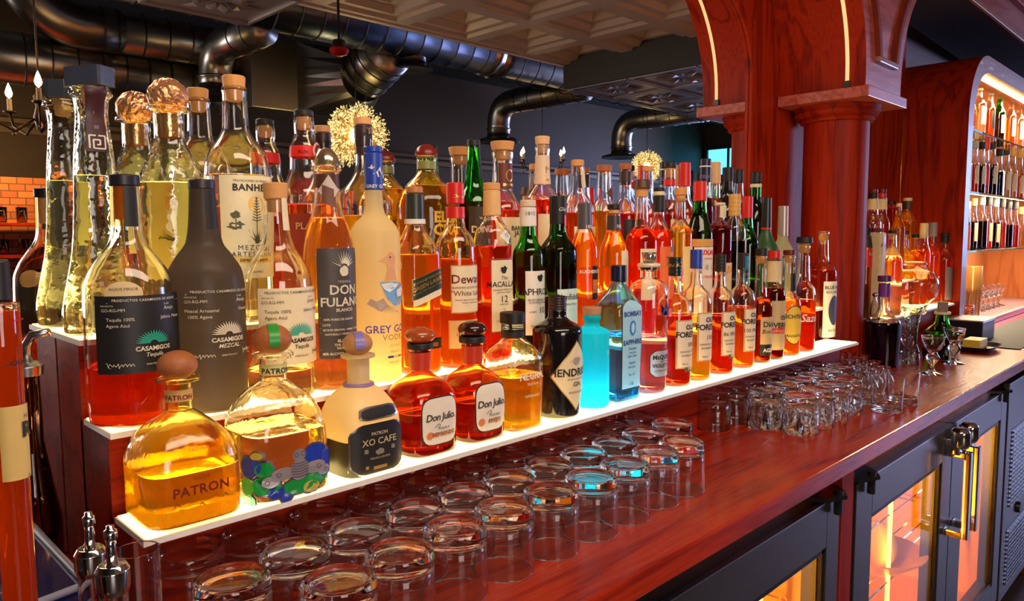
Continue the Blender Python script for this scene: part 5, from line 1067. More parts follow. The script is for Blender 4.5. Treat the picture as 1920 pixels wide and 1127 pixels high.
b.cork(143, 168, 21, 190, plain((.80, .38, .10), .5, bump=.3)); lb = b.label(332, 520, -56, 56, plain((.92, .82, .52), .5), off=.0012)
b.text(lb, [('TRADICIONES DE MEXICO', 344, 4, 0), ('BANHEZ', 360, 12, 0, .03, 0, 1.1), ('MEZCAL', 468, 9, 0, 0, 0, 1.3), ('ARTESANAL', 480, 9, 0, 0, 0, 1.2), ('ENSAMBLE', 510, 4, 0)], INK, off=.002); o = b.label(480, 492, -36, 36, plain((.9, .6, .12), .5), off=.0018, name='band', parent=lb); b.text(lb, [('ESPADIN BARRIL', 489, 5, 0, .02)], INK, off=.0026)
pl_ = []
for i in range(15):
    t = R(10+160*i/14); L_ = 26+8*math.sin(i*2.1); c, s_ = math.cos(t), math.sin(t); pl_.append([(-s_*2, c*2), (c*L_, s_*L_), (s_*2, -c*2)])
b.polys(lb, pl_, 455, 6, plain((.08, .08, .03), .5), 'agave_print'); b.polys(lb, stroke([(0, 0), (0, 84)], 1.6)+sum([stroke([(0, 40+5*i), (9-.8*i, 43+5*i)], 1.6)+stroke([(0, 40+5*i), (-9+.8*i, 43+5*i)], 1.6) for i in range(9)], []), 455, 6, plain((.08, .08, .03), .5), 'stalk_print'); b.polys(lb, [blob(0, 0, 16, 16, 20, 0)], 385, 6, plain((.95, .6, .15), .5), 'sun_print', off=.0015)
b.polys(lb, [[(-1, 0), (1, 0), (1, 18), (-1, 18)], blob(0, 24, 8, 7, 12, .3), blob(0, 4, 14, 8, 16, .5)], 428, -30, plain((.12, .12, .05), .5), 'tree_print')
b = Bottle(3, 569, 207, [(218, 17, 0), (232, 19, 0), (244, 19, 0), (252, 18, 0), (275, 26), (296, 28), (318, 29), (340, 36), (365, 47), (400, 50), (560, 49)], 'rum_bottle', 'pear shaped clear bottle with black cap, red neck band and dark red woven body', liq=(((.9, .3, .05), .3, (1, .5, .2)), 385))
b.cap('cap', 207, 219, 18, mat=BLKL); b.cap('cork_plug', 219, 243, 13, 12, M_CORK); lb = b.wrap('neck_band', 275, 296, plain((.80, .015, .01), .4)); b.text(lb, [('RUM', 290, 6, -35, .02)], DKRED); o = b.label(268, 302, 0, 62, plain((.75, .4, .35), .4), 'oval', off=.002, name='medallion'); o2 = b.label(272, 298, 8, 54, DKRED, 'oval', off=.0026, name='medallion_face', parent=o); b.text(o2, [('G', 292, 13, 31, .02)], WTXT, off=.0034)
lb = b.wrap('woven_jacket', 402, 640, plain((.30, .03, .01), .7, bump=.6), a0=-90, a1=90); b.text(lb, [('PLANTATION', 430, 12, 8, .02)], plain((.7, .4, .15), .5))
b = Bottle(3, 680, 221, [(236, 16, 0), (262, 17, 0), (290, 15, 0), (318, 17), (340, 28), (362, 45), (385, 52), (560, 50)], 'tequila_bottle', 'round bottle with orange cork and dark brown neck wrap, before the ball chandelier', liq=(L_GOLD, 405))
b.cap('cork', 221, 235, 16, mat=plain((.85, .42, .16), .5)); lb = b.cap('neck_sleeve', 235, 290, 17.2, 15.4, plain((.05, .02, .02), .4)); b.text(lb, [('T', 252, 11, 5, .03)], GOLD, off=.0014)
b = Bottle(3, 799, 270, [(294, 20, 0), (302, 18, 0), (318, 18, 0), (332, 24), (350, 40), (370, 53), (395, 58), (560, 57)], 'bourbon_bottle', 'wide bottle with dark red domed stopper and gold lettering on the glass', liq=(((.75, .45, .05), .15, (.9, .75, .3)), 350), glassm=glass((1, .95, .7), wavy=.3)); b.cap('dome_stopper', 270, 292, 22, mat=plain((.20, .015, .01), .3), kind='dome'); b.wrap('neck_band', 303, 318, plain((.25, .25, .06), .4)); b.text(b.root, [('ELIJAH', 417, 19, 12, .04), ('CRAIG', 440, 19, 12, .04), ('Small Batch', 455, 8, 12, 0, .3)], plain((.95, .66, .08), .4), off=.0014)
b = Bottle(3, 888, 262, [(274, 12, 0), (280, 12, 0), (330, 16), (350, 20), (370, 29), (385, 33), (560, 33)], 'whiskey_bottle', 'vivid green bottle with black cap and black ribbon, on the top shelf', glassm=M_GREEN, liq=(((.12, .05, .01), .2, (.5, .45, .1)), 380)); b.cap('cap', 262, 275, 12.5, mat=BLKL); b.wrap('neck_ribbon', 272, 336, BLKL, off=.001, a0=0, a1=50); lb = b.label(388, 480, -60, 60, plain((.05, .035, .02), .5)); b.text(lb, [('DINGLE', 436, 12, 0, .03), ('WHISKEY', 412, 5, 0)], WTXT)
b = Bottle(3, 942, 266, [(284, 20, 0), (292, 20, 0), (304, 18, 0), (355, 18), (370, 25), (388, 34), (405, 37), (560, 36)], 'bourbon_bottle', 'bottle with wide flared cork, brown medallion neck label and cream paper label', liq=(L_AMBER, 395)); b.cap('cork', 266, 283, 23, 20, M_CORK); b.cap('cork_plug', 283, 300, 14, 13, M_CORK); lb = b.wrap('neck_label', 307, 355, plain((.16, .03, .02), .5), a0=-70, a1=60); o = b.label(318, 342, -26, 26, GOLD, 'oval', off=.0016, name='medallion', parent=lb); b.label(321, 339, -19, 19, plain((.16, .03, .02), .5), 'oval', off=.0022, name='medallion_face', parent=o); b.text(lb, [('BWINER', 350, 5, 0, .03)], GOLD)
lb = b.label(408, 500, -60, 60, CREAM); b.text(lb, [('BARREL', 432, 8, 10, .02), ('JAYS', 442, 9, 10, .02)], INK)
b = Bottle(3, 1017, 256, [(272, 13, 0), (280, 14, 0), (290, 13, 0), (345, 15), (360, 24), (375, 34), (395, 36), (560, 35)], 'bourbon_bottle', 'tall bottle with pale cork and long cream neck paper, red spirit below', liq=(((.85, .07, .02), .45, (1, .2, .06)), 376)); b.cork(256, 272, 14, 290, plain((.85, .5, .25), .6)); lb = b.wrap('neck_paper', 292, 346, plain((.88, .64, .42), .5)); b.text(lb, [('M', 325, 12, 0), ('BARREL', 340, 4, 0)], GOLD); b.label(402, 500, -60, 60, CREAM)
def simple(x, y0, neck, sh, hw, label, liq, lvl, cap, nm='whiskey_bottle', glassm=None, row=3, extra=None, Y=None, zb=None):
    yt, h0, yb, h1 = neck; b = Bottle(row, x, y0, [(yt, h0, 0), (yb, h1), ((yb+sh)/2, (h1+hw)/2*1.08), (sh, hw), (sh+200, hw)], nm, label, liq=(liq, lvl) if liq else None, glassm=glassm, Y=Y, zb=zb, seg=28)
    for c in cap: b.cap(*c)
    for L in (extra or []): b.label(L[0], L[1], L[2], L[3], L[4], name='label')
    return b
simple(1083, 300, (312, 12, 360, 17), 405, 33, 'bottle with orange hexagonal cork and straight paper strip down its neck', L_AMBER, 400, [('cork', 300, 312, 12, 12, M_CORK)], extra=[(318, 352, -10, 25, CREAM), (425, 500, -60, 60, CREAM)])
b = simple(1133, 310, (322, 13, 372, 15), 405, 26, 'clear bottle with brown cork and a red triangular neck tag', L_GOLD, 396, [('cork', 310, 322, 15, 14, M_CORKD)]); o = b.label(350, 376, -40, 55, plain((.12, .05, .03), .5), 'diamond', off=.003, name='neck_tag'); b.label(352, 375, 22, 50, REDP, name='tag_edge', off=.0036, parent=o)
simple(1173, 307, (318, 10, 372, 13), 405, 28, 'red spirit bottle with brown cork over a waisted black neck sleeve', L_RED, 402, [('cork', 307, 319, 12, 11, M_CORKD), ('neck_sleeve', 321, 347, 12, 11, plain((.06, .03, .025), .4))], extra=[(412, 500, -60, 60, BLKL)])
simple(1215, 312, (320, 10, 372, 12), 410, 25, 'clear bottle with cork stopper directly under the small ball chandelier reflection', L_AMBER, 400, [('cork', 312, 322, 11, 10, M_CORK)])
simple(1256, 304, (318, 11, 360, 12), 400, 25, 'bottle with flat black cap and red band round its orange neck', L_RED, 402, [('cap', 304, 315, 12, 12, BLKL), ('cork_plug', 315, 334, 9, 8, M_CORK), ('neck_band', 336, 349, 11.5, 11.8, REDP)], extra=[(412, 500, -50, 60, PARCH)])
simple(1284, 305, (340, 10, 372, 12), 405, 24, 'bottle with tall bright red capsule on the top shelf', L_AMBER, 395, [('capsule', 305, 350, 11, 12, REDP)], extra=[(412, 500, -50, 60, CREAM)])
simple(1323, 298, (338, 10, 368, 11), 400, 16, 'bottle with tall black capsule and pale bands in front of the blue window reflection', L_DARK, 372, [('capsule', 298, 342, 10.5, 11, plain((.02, .02, .05), .3)), ('capsule_band', 311, 314, 11, 11, WHITE), ('capsule_label', 328, 336, 11.2, 11.2, plain((.1, .08, .2), .4))])
simple(1342, 304, (345, 9, 372, 10), 405, 15, 'bottle with tan paper capsule, right beside the black-capped one by the window', L_ORANGE, 372, [('capsule', 304, 345, 9.5, 10, plain((.80, .48, .20), .5))])
simple(1365, 314, (335, 9, 365, 11), 400, 22, 'black bottle with ribbed black cap left of the green-necked one', None, 0, [('cap', 314, 340, 10, 10, BLKL)], glassm=plain((.008, .008, .012), .12, coat=.5))
simple(1385, 318, (342, 9, 372, 11), 405, 20, 'clear bottle with black screw cap between the black bottle and the tall green bottle', L_PALE, 380, [('cap', 318, 344, 9, 9, BLKL)])
simple(1418, 323, (344, 10, 380, 11), 420, 20, 'tall green bottle with black cap and cream collar, nearest the mahogany panel', ((.05, .05, .01), .3, (.4, .5, .1)), 370, [('cap', 323, 343, 10, 10, BLKL), ('collar_label', 345, 352, 10.6, 10.6, CREAM)], glassm=M_GREEN)

# ================= tumblers on the counter
CZ = zz(HC)
def tumbler_mesh():
    m = MB(); m.lathe([(0.0405, 0.0006), (0.0414, 0), (0.0422, 0.0008), (0.0418, 0.02), (0.0408, 0.06), (0.0402, 0.076), (0.0405, 0.084), (0.0392, 0.0885), (0.036, 0.0900), (0.0325, 0.0895), (0.031, 0.0875), (0.018, 0.0862), (0, 0.0858), (0, 0.0735), (0.02, 0.073), (0.032, 0.0722), (0.0368, 0.0695), (0.0388, 0.064), (0.0396, 0.05), (0.0404, 0.02), (0.0409, 0.004)], 48, closed=False)
    # close the inner wall to the rim
    n = len(m.v); ring_in = n-48
    for i in range(48): m.f.append((ring_in+i, ring_in+(i+1) % 48, (i+1) % 48, i)); m.mi.append(0)
    me = m.mesh(); me.materials.append(glass((0.99, 0.99, 0.98), ior=1.48)); [setattr(p, 'use_smooth', True) for p in me.polygons]; return me
TM = tumbler_mesh()
ROWA = [(0.330, .873), (0.412, .871), (0.503, .869), (0.596, .871), (0.687, .873), (0.777, .873), (0.867, .873), (0.960, .875), (1.053, .877), (1.145, .878), (1.233, .877)]
ROWB = [(0.334, .765), (0.417, .781), (0.506, .781), (0.600, .786), (0.691, .788), (0.778, .787), (0.867, .785), (0.962, .791), (1.051, .793), (1.141, .793), (1.232, .791)]
ROWC = [(0.413, .679), (0.503, .692), (0.596, .701), (0.686, .704), (0.780, .703), (0.870, .701), (0.957, .702), (1.049, .706), (1.131, .706)]
rows_w = ('riser-side', 'middle', 'outer'); ords = ['first', 'second', 'third', 'fourth', 'fifth', 'sixth', 'seventh', 'eighth', 'ninth', 'tenth', 'eleventh']
for r_, rw in enumerate((ROWA, ROWB, ROWC)):
    for i, (x, y) in enumerate(rw):
        o = bpy.data.objects.new('rocks_glass', TM); col.objects.link(o); o.location = (x, y, CZ)
        tag(o, 'upturned plain rocks glass, %s from the near left end of the %s row' % (ords[i], rows_w[r_]), 'glass', 'upturned rocks glasses in three rows')
def cut_mesh():
    N, V, Fc = 48, [], []; zs = [0, .001, .02, .04, .050, .054, .058, .062, .066, .070, .074, .078, .083, .087, .0895]
    for z in zs:
        for i in range(N):
            th = 2*math.pi*i/N; r = 0.0405-0.0015*z/.09
            if .048 < z < .086:
                u = th*8/math.pi; v = (z-.052)/.0115; a = abs(((u+v) % 2)-1); b_ = abs(((u-v) % 2)-1); r -= 0.0026*max(0, 1-min(a, b_)*3.0)
            if z > .084: r -= (z-.084)*0.7
            V.append((r*math.cos(th), r*math.sin(th), z))
    nz = len(zs)
    for j in range(nz-1):
        for i in range(N): Fc.append((j*N+i, j*N+(i+1) % N, (j+1)*N+(i+1) % N, (j+1)*N+i))
    inn = [(.0385, 0), (.0378, .03), (.0365, .060), (.030, .070), (.012, .073)]; b0 = len(V)
    for r, z in inn:
        for i in range(N): V.append((r*math.cos(2*math.pi*i/N), r*math.sin(2*math.pi*i/N), z))
    for j in range(len(inn)-1):
        for i in range(N): Fc.append((b0+j*N+(i+1) % N, b0+j*N+i, b0+(j+1)*N+i, b0+(j+1)*N+(i+1) % N))
    for i in range(N): Fc.append((b0+i, b0+(i+1) % N, (i+1) % N, i))
    V.append((0, 0, .0735)); c = len(V)-1; e = b0+(len(inn)-1)*N
    for i in range(N): Fc.append((c, e+(i+1) % N, e+i))
    V.append((0, 0, .086)); c = len(V)-1; top = []; t0 = (nz-1)*N; b1 = len(V)
    for i in range(N): V.append((.029*math.cos(2*math.pi*i/N), .029*math.sin(2*math.pi*i/N), .0875+0.001*(i % 6 == 0)))
    for i in range(N): Fc.append((t0+i, t0+(i+1) % N, b1+(i+1) % N, b1+i)); Fc.append((b1+i, b1+(i+1) % N, c))
    m = MB(); m.add(V, Fc); me = m.mesh(); me.materials.append(glass((0.99, 0.98, 0.98), ior=1.48)); [setattr(p, 'use_smooth', True) for p in me.polygons]; return me
CM = cut_mesh()
for r_, (y, x0, n, w_) in enumerate(((.885, 1.553, 7, 'riser-side'), (.803, 1.651, 6, 'middle'), (.721, 1.657, 4, 'outer'))):
    for i in range(n):
        o = bpy.data.objects.new('cut_glass_tumbler', CM); col.objects.link(o); o.location = (x0+.089*i, y, CZ); o.rotation_euler = (0, 0, i*.37)
        tag(o, 'upturned diamond-cut tumbler, %s from the left in the %s row of the cut glasses' % (ords[i], w_), 'glass', 'upturned cut glass tumblers')
um = MB(); um.lathe([(0, .002), (.030, .0015), (.034, 0), (.037, .003), (.039, .05), (.0405, .088), (.0395, .0885), (.0375, .05), (.0345, .018), (.02, .014), (0, .013)], 32); um = um.mesh(); um.materials.append(glass((0.99, 0.99, 0.98)))
for p in um.polygons: p.use_smooth = True
for i, (x, y, w_) in enumerate(((1662, 777, 'nearest the counter edge'), (1692, 763, 'behind the one nearest the edge'), (1630, 762, 'left of the pair, beside the cut tumblers'))):
    q = on_z(x, y-6, HC); o = bpy.data.objects.new('tumbler', um); col.objects.link(o); o.location = (q.x, q.y, CZ+.0006); tag(o, 'plain upright tumbler standing open end up, %s' % w_, 'glass', 'upright tumblers')
# little flared carafes
mm = MB(); mm.lathe([(0, .0015), (.014, 0.001), (.016, 0), (.024, .010), (.026, .022), (.020, .036), (.009, .046), (.009, .052), (.018, .068), (.0188, .069), (.0165, .067), (.0075, .053), (.0075, .046), (.018, .035), (.0235, .022), (.021, .010), (0, .005)], 28); mm = mm.mesh(); mm.materials.append(glass((0.98, 0.97, 0.96)))
for p in mm.polygons: p.use_smooth = True
k = 0
for y, xs in ((.745, (2.13, 2.19, 2.25)), (.80, (2.22, 2.28, 2.34)), (.86, (2.24, 2.30, 2.36, 2.42)), (.92, (2.40, 2.46))):
    for i, x in enumerate(xs):
        o = bpy.data.objects.new('mini_carafe', mm); col.objects.link(o); o.location = (x+.02, y, CZ+.0006)
        tag(o, 'tiny round carafe with flared mouth, clustered on the counter before the column', 'carafe', 'tiny flared carafes before the column')

# ================= between column and cabinet
simple(1638, 354, (372, 9, 402, 10), 422, 16, 'bottle with black and cream cap, left of the red-capped one right of the column', L_RED, 440, [('cap', 354, 362, 8, 8, DKRED), ('neck_sleeve', 362, 372, 8, 8, BLKL), ('neck_label', 373, 393, 9.6, 11, PARCH)], Y=1.10, zb=-.20)
simple(1654, 354, (372, 9, 402, 10), 422, 16, 'bottle with red and cream cap and purple-edged neck label right of the column', L_RED, 440, [('cap', 354, 362, 8, 8, DKRED), ('neck_sleeve', 362, 372, 8, 8, REDP), ('neck_label', 373, 393, 9.6, 10, PARCH)], Y=1.12, zb=-.20)
b = Bottle(3, 1670, 377, [(384, 8, 0), (386, 9, 1), (430, 10, 1), (470, 12, 1)], 'decanter', 'square decanter of red spirit with black lid behind the cream labelled bottle', liq=(L_RED, 390), Y=1.13, zb=-.20, sq=6); b.cap('lid', 377, 384, 9, 9, BLKL)
simple(1686, 381, (388, 5, 410, 6), 430, 12, 'slim pale gold bottle left of the round yellow flask', L_GOLD, 395, [('cap', 381, 388, 5, 5, CREAM)], Y=1.075, zb=-.20)
b = Bottle(3, 1702, 371, [(378, 7, 0), (396, 8, 0), (404, 13), (418, 17), (436, 15), (450, 17), (480, 17)], 'brandy_bottle', 'round yellow flask-like bottle with dark neck sleeve near the cabinet side', liq=(L_GOLD, 414), Y=1.10, zb=-.20); b.cap('cap', 371, 377, 8, 8, CREAM); b.cap('neck_sleeve', 377, 393, 8, 8.5, BROWN)
simple(1716, 374, (384, 6, 415, 7), 440, 14, 'bottle with black cap and gold band behind the round yellow flask', L_GOLD, 430, [('cap', 374, 380, 6.5, 6.5, BLKL), ('cap_band', 380, 385, 6, 6, CREAM), ('neck_sleeve', 385, 412, 7, 8, BLKL)], Y=1.14, zb=-.20)
b = Bottle(1, 1646, 428, [(436, 11, 1), (440, 12, 1), (600, 12, 1)], 'gift_tin', 'tall square tin with cream front and red pattern just right of the column', cat='tin', solid=True, glassm=PARCH, sq=10, Y=.985, zb=-.312); b.cap('lid', 428, 435, 10.5, 10.5, DKRED, sq=10); lb = b.label(440, 480, -35, 35, CREAM, off=.0015); b.text(lb, [('Mezcal', 463, 7, 0, 0, .3)], DKRED, off=.0022); b.polys(lb, [blob(0, 0, 5, 8, 12, .2)], 450, 4, REDP, 'print', off=.0022)
b = Bottle(1, 1623, 425, [(440, 10, 0), (470, 14, .5), (600, 14, 1)], 'liqueur_bottle', 'orange and red labelled bottle half hidden by the right side of the column', liq=(L_ORANGE, 450), Y=1.02, zb=-.312); b.cap('cap', 425, 441, 9, 9, BLKL); b.label(442, 464, -60, 60, BLKL); lb = b.label(468, 500, -60, 60, REDP, name='lower_label'); b.text(lb, [('Lucid', 478, 6, 0)], WTXT)
simple(1674, 432, (440, 7, 460, 8), 492, 19, 'clear conical bottle with black cap left of the glass ball jar', L_PALE, 480, [('cap', 432, 438, 8, 8, BLKL), ('cork_plug', 438, 448, 6, 5, M_CORK)], Y=.97, zb=-.312)
simple(1698, 433, (440, 6, 462, 7), 495, 17, 'clear conical bottle with small black cap behind the glass ball jar', L_GOLD, 478, [('cap', 433, 440, 6, 6, BLKL), ('cork_plug', 440, 449, 5, 5, M_CORK)], Y=1.065, zb=-.20)
simple(1718, 439, (447, 7, 466, 7), 490, 14, 'clear bottle with dark green cap behind the glass ball jar', L_GOLD, 470, [('cap', 439, 446, 7.5, 7.5, plain((.01, .05, .04), .3))], Y=1.045, zb=-.312)
simple(1733, 418, (426, 7, 455, 8), 480, 13, 'bottle with cream capsule and paper strip right above the glass ball jar', L_AMBER, 470, [('capsule', 418, 447, 7, 7.5, PARCH)], Y=1.01, zb=-.312)
simple(1750, 417, (426, 7, 458, 8), 482, 14, 'bottle with grey striped capsule right of the cream-capped one', L_AMBER, 470, [('capsule', 417, 444, 7, 7.5, plain((.35, .3, .3), .4))], Y=1.01, zb=-.312)
simple(1772, 437, (448, 6, 468, 7), 486, 15, 'amber whiskey bottle with black capsule nearest the red cabinet side', L_AMBER, 488, [('cap', 437, 443, 7.5, 7.5, BLKL), ('capsule', 443, 456, 7, 7, BLKL)], extra=[(500, 560, -60, 60, plain((.2, .16, .2), .5))], Y=.98, zb=-.312)
b = Bottle(1, 1716, 488, [(491, 19, 0), (494, 21, 0), (498, 19, 0), (503, 22), (512, 34), (530, 42), (550, 40), (566, 30), (574, 22)], 'ball_jar', 'clear spherical glass jar with open ringed neck on the lit shelf', cat='jar', liq=None, Y=.925, zb=-.312, seg=44)
def on_counter(x, y): q = on_z(x, y, HC); return q.y
Yp = on_counter(1662, 683)
b = Bottle(1, 1659, 517, [(530, 10, 0), (575, 10, 0), (582, 12, 0), (592, 20), (600, 30), (606, 31), (680, 28)], 'liqueur_bottle', 'dark-filled bottle with purple cap and purple neck, on the counter by the column', liq=(((.05, .02, .05), .5, (.25, .12, .25)), 603), Y=Yp, zb=HC, seg=36); b.cap('cap', 517, 528, 12, 12, plain((.10, .02, .16), .3)); b.wrap('neck_sleeve', 532, 556, plain((.16, .03, .28), .3)); b.label(604, 680, -20, 50, BLKL)
b = Bottle(1, 1628, 488, [(490, 11, 1), (700, 11, 1)], 'gift_box', 'tall narrow dark green and cream carton beside the column base', cat='box', solid=True, glassm=plain((.03, .10, .06), .5), sq=12, Y=1.02, zb=HC); b.label(560, 660, -38, 38, PARCH, name='panel')
Yv = on_counter(1712, 680)
b = Bottle(1, 1712, 574, [(576, 18, 0), (580, 17), (600, 13), (620, 10), (640, 10), (660, 15), (680, 30), (686, 33)], 'trumpet_vase', 'fluted glass vase with narrow waist and wide flared foot', cat='vase', Y=Yv, zb=HC, glassm=glass((.80, .95, .88), wavy=.6), seg=28)
Yg = on_counter(1770, 668)
b = Bottle(1, 1768, 566, [(588, 10, 0), (596, 11, 0), (606, 13), (614, 22), (622, 29), (632, 31), (680, 29)], 'absinthe_bottle', 'rounded green bottle with a grey wooden stopper and tan label behind the goblets', Y=Yg, zb=HC, glassm=M_GREEN, liq=(((.02, .05, .01), .5, (.12, .3, .08)), 625)); b.cap('stopper', 566, 584, 9, 9, plain((.28, .20, .16), .6), sq=6); b.cap('stopper_collar', 584, 589, 14, 14, CREAM); lb = b.label(633, 668, -50, 50, plain((.55, .40, .25), .5))
gob = MB(); gob.lathe([(0, 0.003), (.020, .003), (.036, 0), (.037, .0015), (.010, .009), (.0045, .020), (.008, .030), (.0195, .046), (.0215, .056), (.014, .068), (.0125, .072), (.024, .083), (.031, .098), (.034, .120), (.036, .124), (.0345, .1235), (.032, .110), (.028, .096), (.018, .081), (.008, .076), (0, .075)], 36); gob = gob.mesh(); gob.materials.append(glass((.98, .97, .97)))
for p in gob.polygons: p.use_smooth = True
for x, y, l in ((1747, 701, 'footed goblet with a round knop, nearest the counter edge'), (1787, 681, 'footed goblet with a round knop, in front of the green bottle'), (1698, 662, 'footed goblet with a round knop, half behind the fluted vase')):
    q = on_z(x, y, HC); o = bpy.data.objects.new('goblet', gob); col.objects.link(o); o.location = (q.x, q.y, CZ); tag(o, l, 'goblet', 'footed goblets')
for x, y, l in ((1641, 548, 'small silver topped sample decanter at the left end of the lit shelf beyond the column'), (1789, 543, 'small silver topped sample decanter at the cabinet end of the lit shelf')):
    b = Bottle(1, x, y, [(556, 3, 0), (562, 4), (572, 8), (580, 10), (590, 10)], 'mini_decanter', l, cat='decanter', Y=.955, zb=-.312); b.cap('silver_top', y, y+9, 5, 3, M_CHROME, kind='ball')
# black mat, tray with a carton, black bin
q = on_z(1870, 655, HC); boxm = boxobj('bar_mat', (3.42, .63, CZ), (5.2, .86, CZ+.004), plain((.012, .014, .022), .7, bump=.3), None, .001); tag(boxm, 'black rubber bar mat across the far counter', 'mat')
q = on_z(1828, 656, HC); tr = empty('tray', (q.x, q.y, CZ+.0045)); tag(tr, 'small black tray with raised rim on the mat', 'tray')
m = MB(); m.lathe([(0, 0), (.085, 0), (.11, .018), (.112, .018), (.088, -.0) if False else (.09, .003), (0, .003)], 32, sq=4, asp=.7); m.build('dish', plain((.01, .012, .02), .25), tr, True)
bx_ = boxobj('carton', (q.x-.06, q.y-.03, CZ+.009), (q.x+.05, q.y+.03, CZ+.045), plain((.80, .50, .05), .5), None, .002); tag(bx_, 'small yellow and white carton lying in the black tray', 'carton')
q = on_z(1826, 634, HC); bn = boxobj('black_bin', (q.x-.13, q.y-.06, CZ), (q.x+.07, q.y+.08, CZ+.085), plain((.012, .012, .02), .3), None, .004); tag(bn, 'low black bin with a pale lid in front of the cabinet', 'bin')
o = boxobj('bin_lid', (q.x-.135, q.y-.065, CZ+.0855), (q.x+.075, q.y+.085, CZ+.091), plain((.55, .45, .38), .35), None, .002); o.parent = bn

# ================= inside the cabinet
def cabinet_row(shelf, z, specs, where):
    for i, (x, y0, hw, body, capm, lab) in enumerate(specs):
        yb = on_y(x, 0, 1.03); 
        b = Bottle(1, x, y0, [(y0+8, 4.6, 0), (y0+26, 5), (y0+36, hw*.8), (y0+42, hw), (y0+160, hw)], 'liquor_bottle', '%s bottle with %s cap, %s from left on the %s cabinet shelf' % (body[0], capm[0], ords[i], where), Y=1.04, zb=z, liq=(body[1], y0+44) if body[1] else None, glassm=body[2] if len(body) > 2 else None, seg=20, group=None)
        b.cap('cap', y0, y0+14, 5.4, 5.4, capm[1])
        if lab: b.label(y0+46, y0+46+34, -55, 55, lab)
CL, AM, GN, DK, RD = ('clear', L_PALE), ('amber', L_AMBER), ('green', L_DARK, M_GREEN), ('dark', ((.03, .01, .02), .5, (.15, .08, .12))), ('red', L_RED)
kB, kC, kR, kS = ('black', BLKL), ('cork', M_CORK), ('red', REDP), ('grey', plain((.4, .4, .42), .4))
cabinet_row(1, .475, [(1820, 158, 9, RD, kS, None), (1838, 156, 12, CL, kC, PARCH), (1858, 164, 9, AM, kS, BLKL), (1876, 172, 10, GN, kS, PARCH), (1897, 178, 9, AM, kS, PARCH), (1912, 184, 9, CL, kC, CREAM)], 'upper')
cabinet_row(2, .19, [(1817, 266, 7, CL, kC, CREAM), (1829, 265, 8, RD, kS, CREAM), (1842, 266, 8, DK, kB, WHITE), (1850, 268, 7, RD, kR, REDP), (1862, 266, 10, DK, kB, CREAM), (1875, 279, 8, DK, kB, None), (1888, 277, 9, CL, kB, CREAM), (1900, 280, 9, CL, kC, CREAM), (1913, 284, 9, AM, kC, CREAM)], 'middle')
cabinet_row(3, -.087, [(1815, 378, 7, ('orange', L_ORANGE), kS, None), (1827, 372, 8, DK, kC, CREAM), (1842, 371, 11, DK, kS, None), (1855, 372, 8, RD, kB, PARCH), (1868, 374, 9, DK, kS, PARCH), (1880, 375, 8, RD, kB, None), (1892, 378, 9, DK, kB, None), (1904, 379, 8, RD, kB, None), (1915, 388, 9, CL, kC, None)], 'lower')
hb = MB(); hb.lathe([(0, .012), (.026, .012), (.031, .15), (.033, .15), (.028, 0), (0, 0)], 16); hb = hb.mesh(); hb.materials.append(glass((.98, .97, .95)))
for i in range(10):
    o = bpy.data.objects.new('highball_glass', hb); col.objects.link(o); o.location = (3.84+.072*(i % 5), .96+.085*(i//5), zz(-.4245))
    tag(o, 'tall highball glass clustered at the left of the cabinet base', 'glass', 'highball glasses in the cabinet')
q = on_y(1862, 590, 1.03)
cv = empty('copper_cylinder', (4.42, 1.05, zz(-.4245))); tag(cv, 'tall copper-toned cylinder vase standing among the glasses in the cabinet', 'vase')
m = MB(); m.lathe([(0, 0), (.058, 0), (.058, .25), (.054, .25), (.054, .08), (0, .08)], 32); m.build('glass_cylinder', plain((.80, .38, .10), .18, .7), cv, True)
rg = MB(); pr = [(0, 0), (.048, 0)]; 
for i in range(10): pr += [(.050, .004+.009*i), (.047, .0085+.009*i)]
pr += [(.046, .095), (.043, .095), (.043, .01), (0, .01)]; rg.lathe(pr, 28, c=(3.80+.085, .945-.0, zz(-.4245))); o = rg.build('ribbed_glass', glass((1, .55, .35)), None, True); o.data.transform(Matrix.Translation((0, 0.0, 0))); tag(o, 'ribbed orange glass tumbler at the left front of the cabinet base', 'glass')
for i in range(5):
    o = bpy.data.objects.new('wine_glass', gob); col.objects.link(o); o.location = (4.62+.11*i, 1.05, zz(-.4245)); tag(o, 'footed glass right of the copper-toned cylinder in the cabinet', 'glass', 'footed glasses in the cabinet')

# ================= left foreground
bl = empty('riser_block', (-.02, .66, CZ)); tag(bl, 'dark wooden block raising the orange bottle at the left edge', 'block'); boxobj('block', (-.16, .60, CZ), (.08, .715, zz(-.30)), plain((.02, .012, .01), .4), bl, .004)
b = Bottle(1, -4, 487, [(560, 16, 0), (566, 17, 0), (569, 29, 1), (572, 30, 1), (900, 29, 1)], 'liqueur_bottle', 'tall orange liqueur bottle with black cap cut off by the left edge', Y=.66, zb=-.30, liq=(((1.0, .30, .06), 1.5, (1, .45, .1)), 575), glassm=glass((1, .85, .7)), seg=48); b.cap('cap', 487, 566, 18, 18, BLKL)
lb = b.label(760, 900, -40, 75, plain((.75, .50, .15), .5)); b.text(lb, [('R', 820, 28, 50, .04), ('H.', 785, 8, 48), ('LR', 900, 8, 55)], INK); b.text(b.root, [('LIQUEUR.', 684, 9, 42, .02)], INK, off=.001); b.polys(b.root, signature(30, 7, 9), 600, 48, REDP, 'signature')
def near(name, x, ybase, prof, label, cat, mat, dx=0, **kw):
    q = on_z(x, ybase, HC); r = empty(name, (q.x, q.y, CZ)); tag(r, label, cat); return r
q = on_y(10, 1000, .50); r = empty('dark_tumbler', (-.022, .50, CZ)); tag(r, 'smoky dark pint glass at the lower left edge', 'glass')
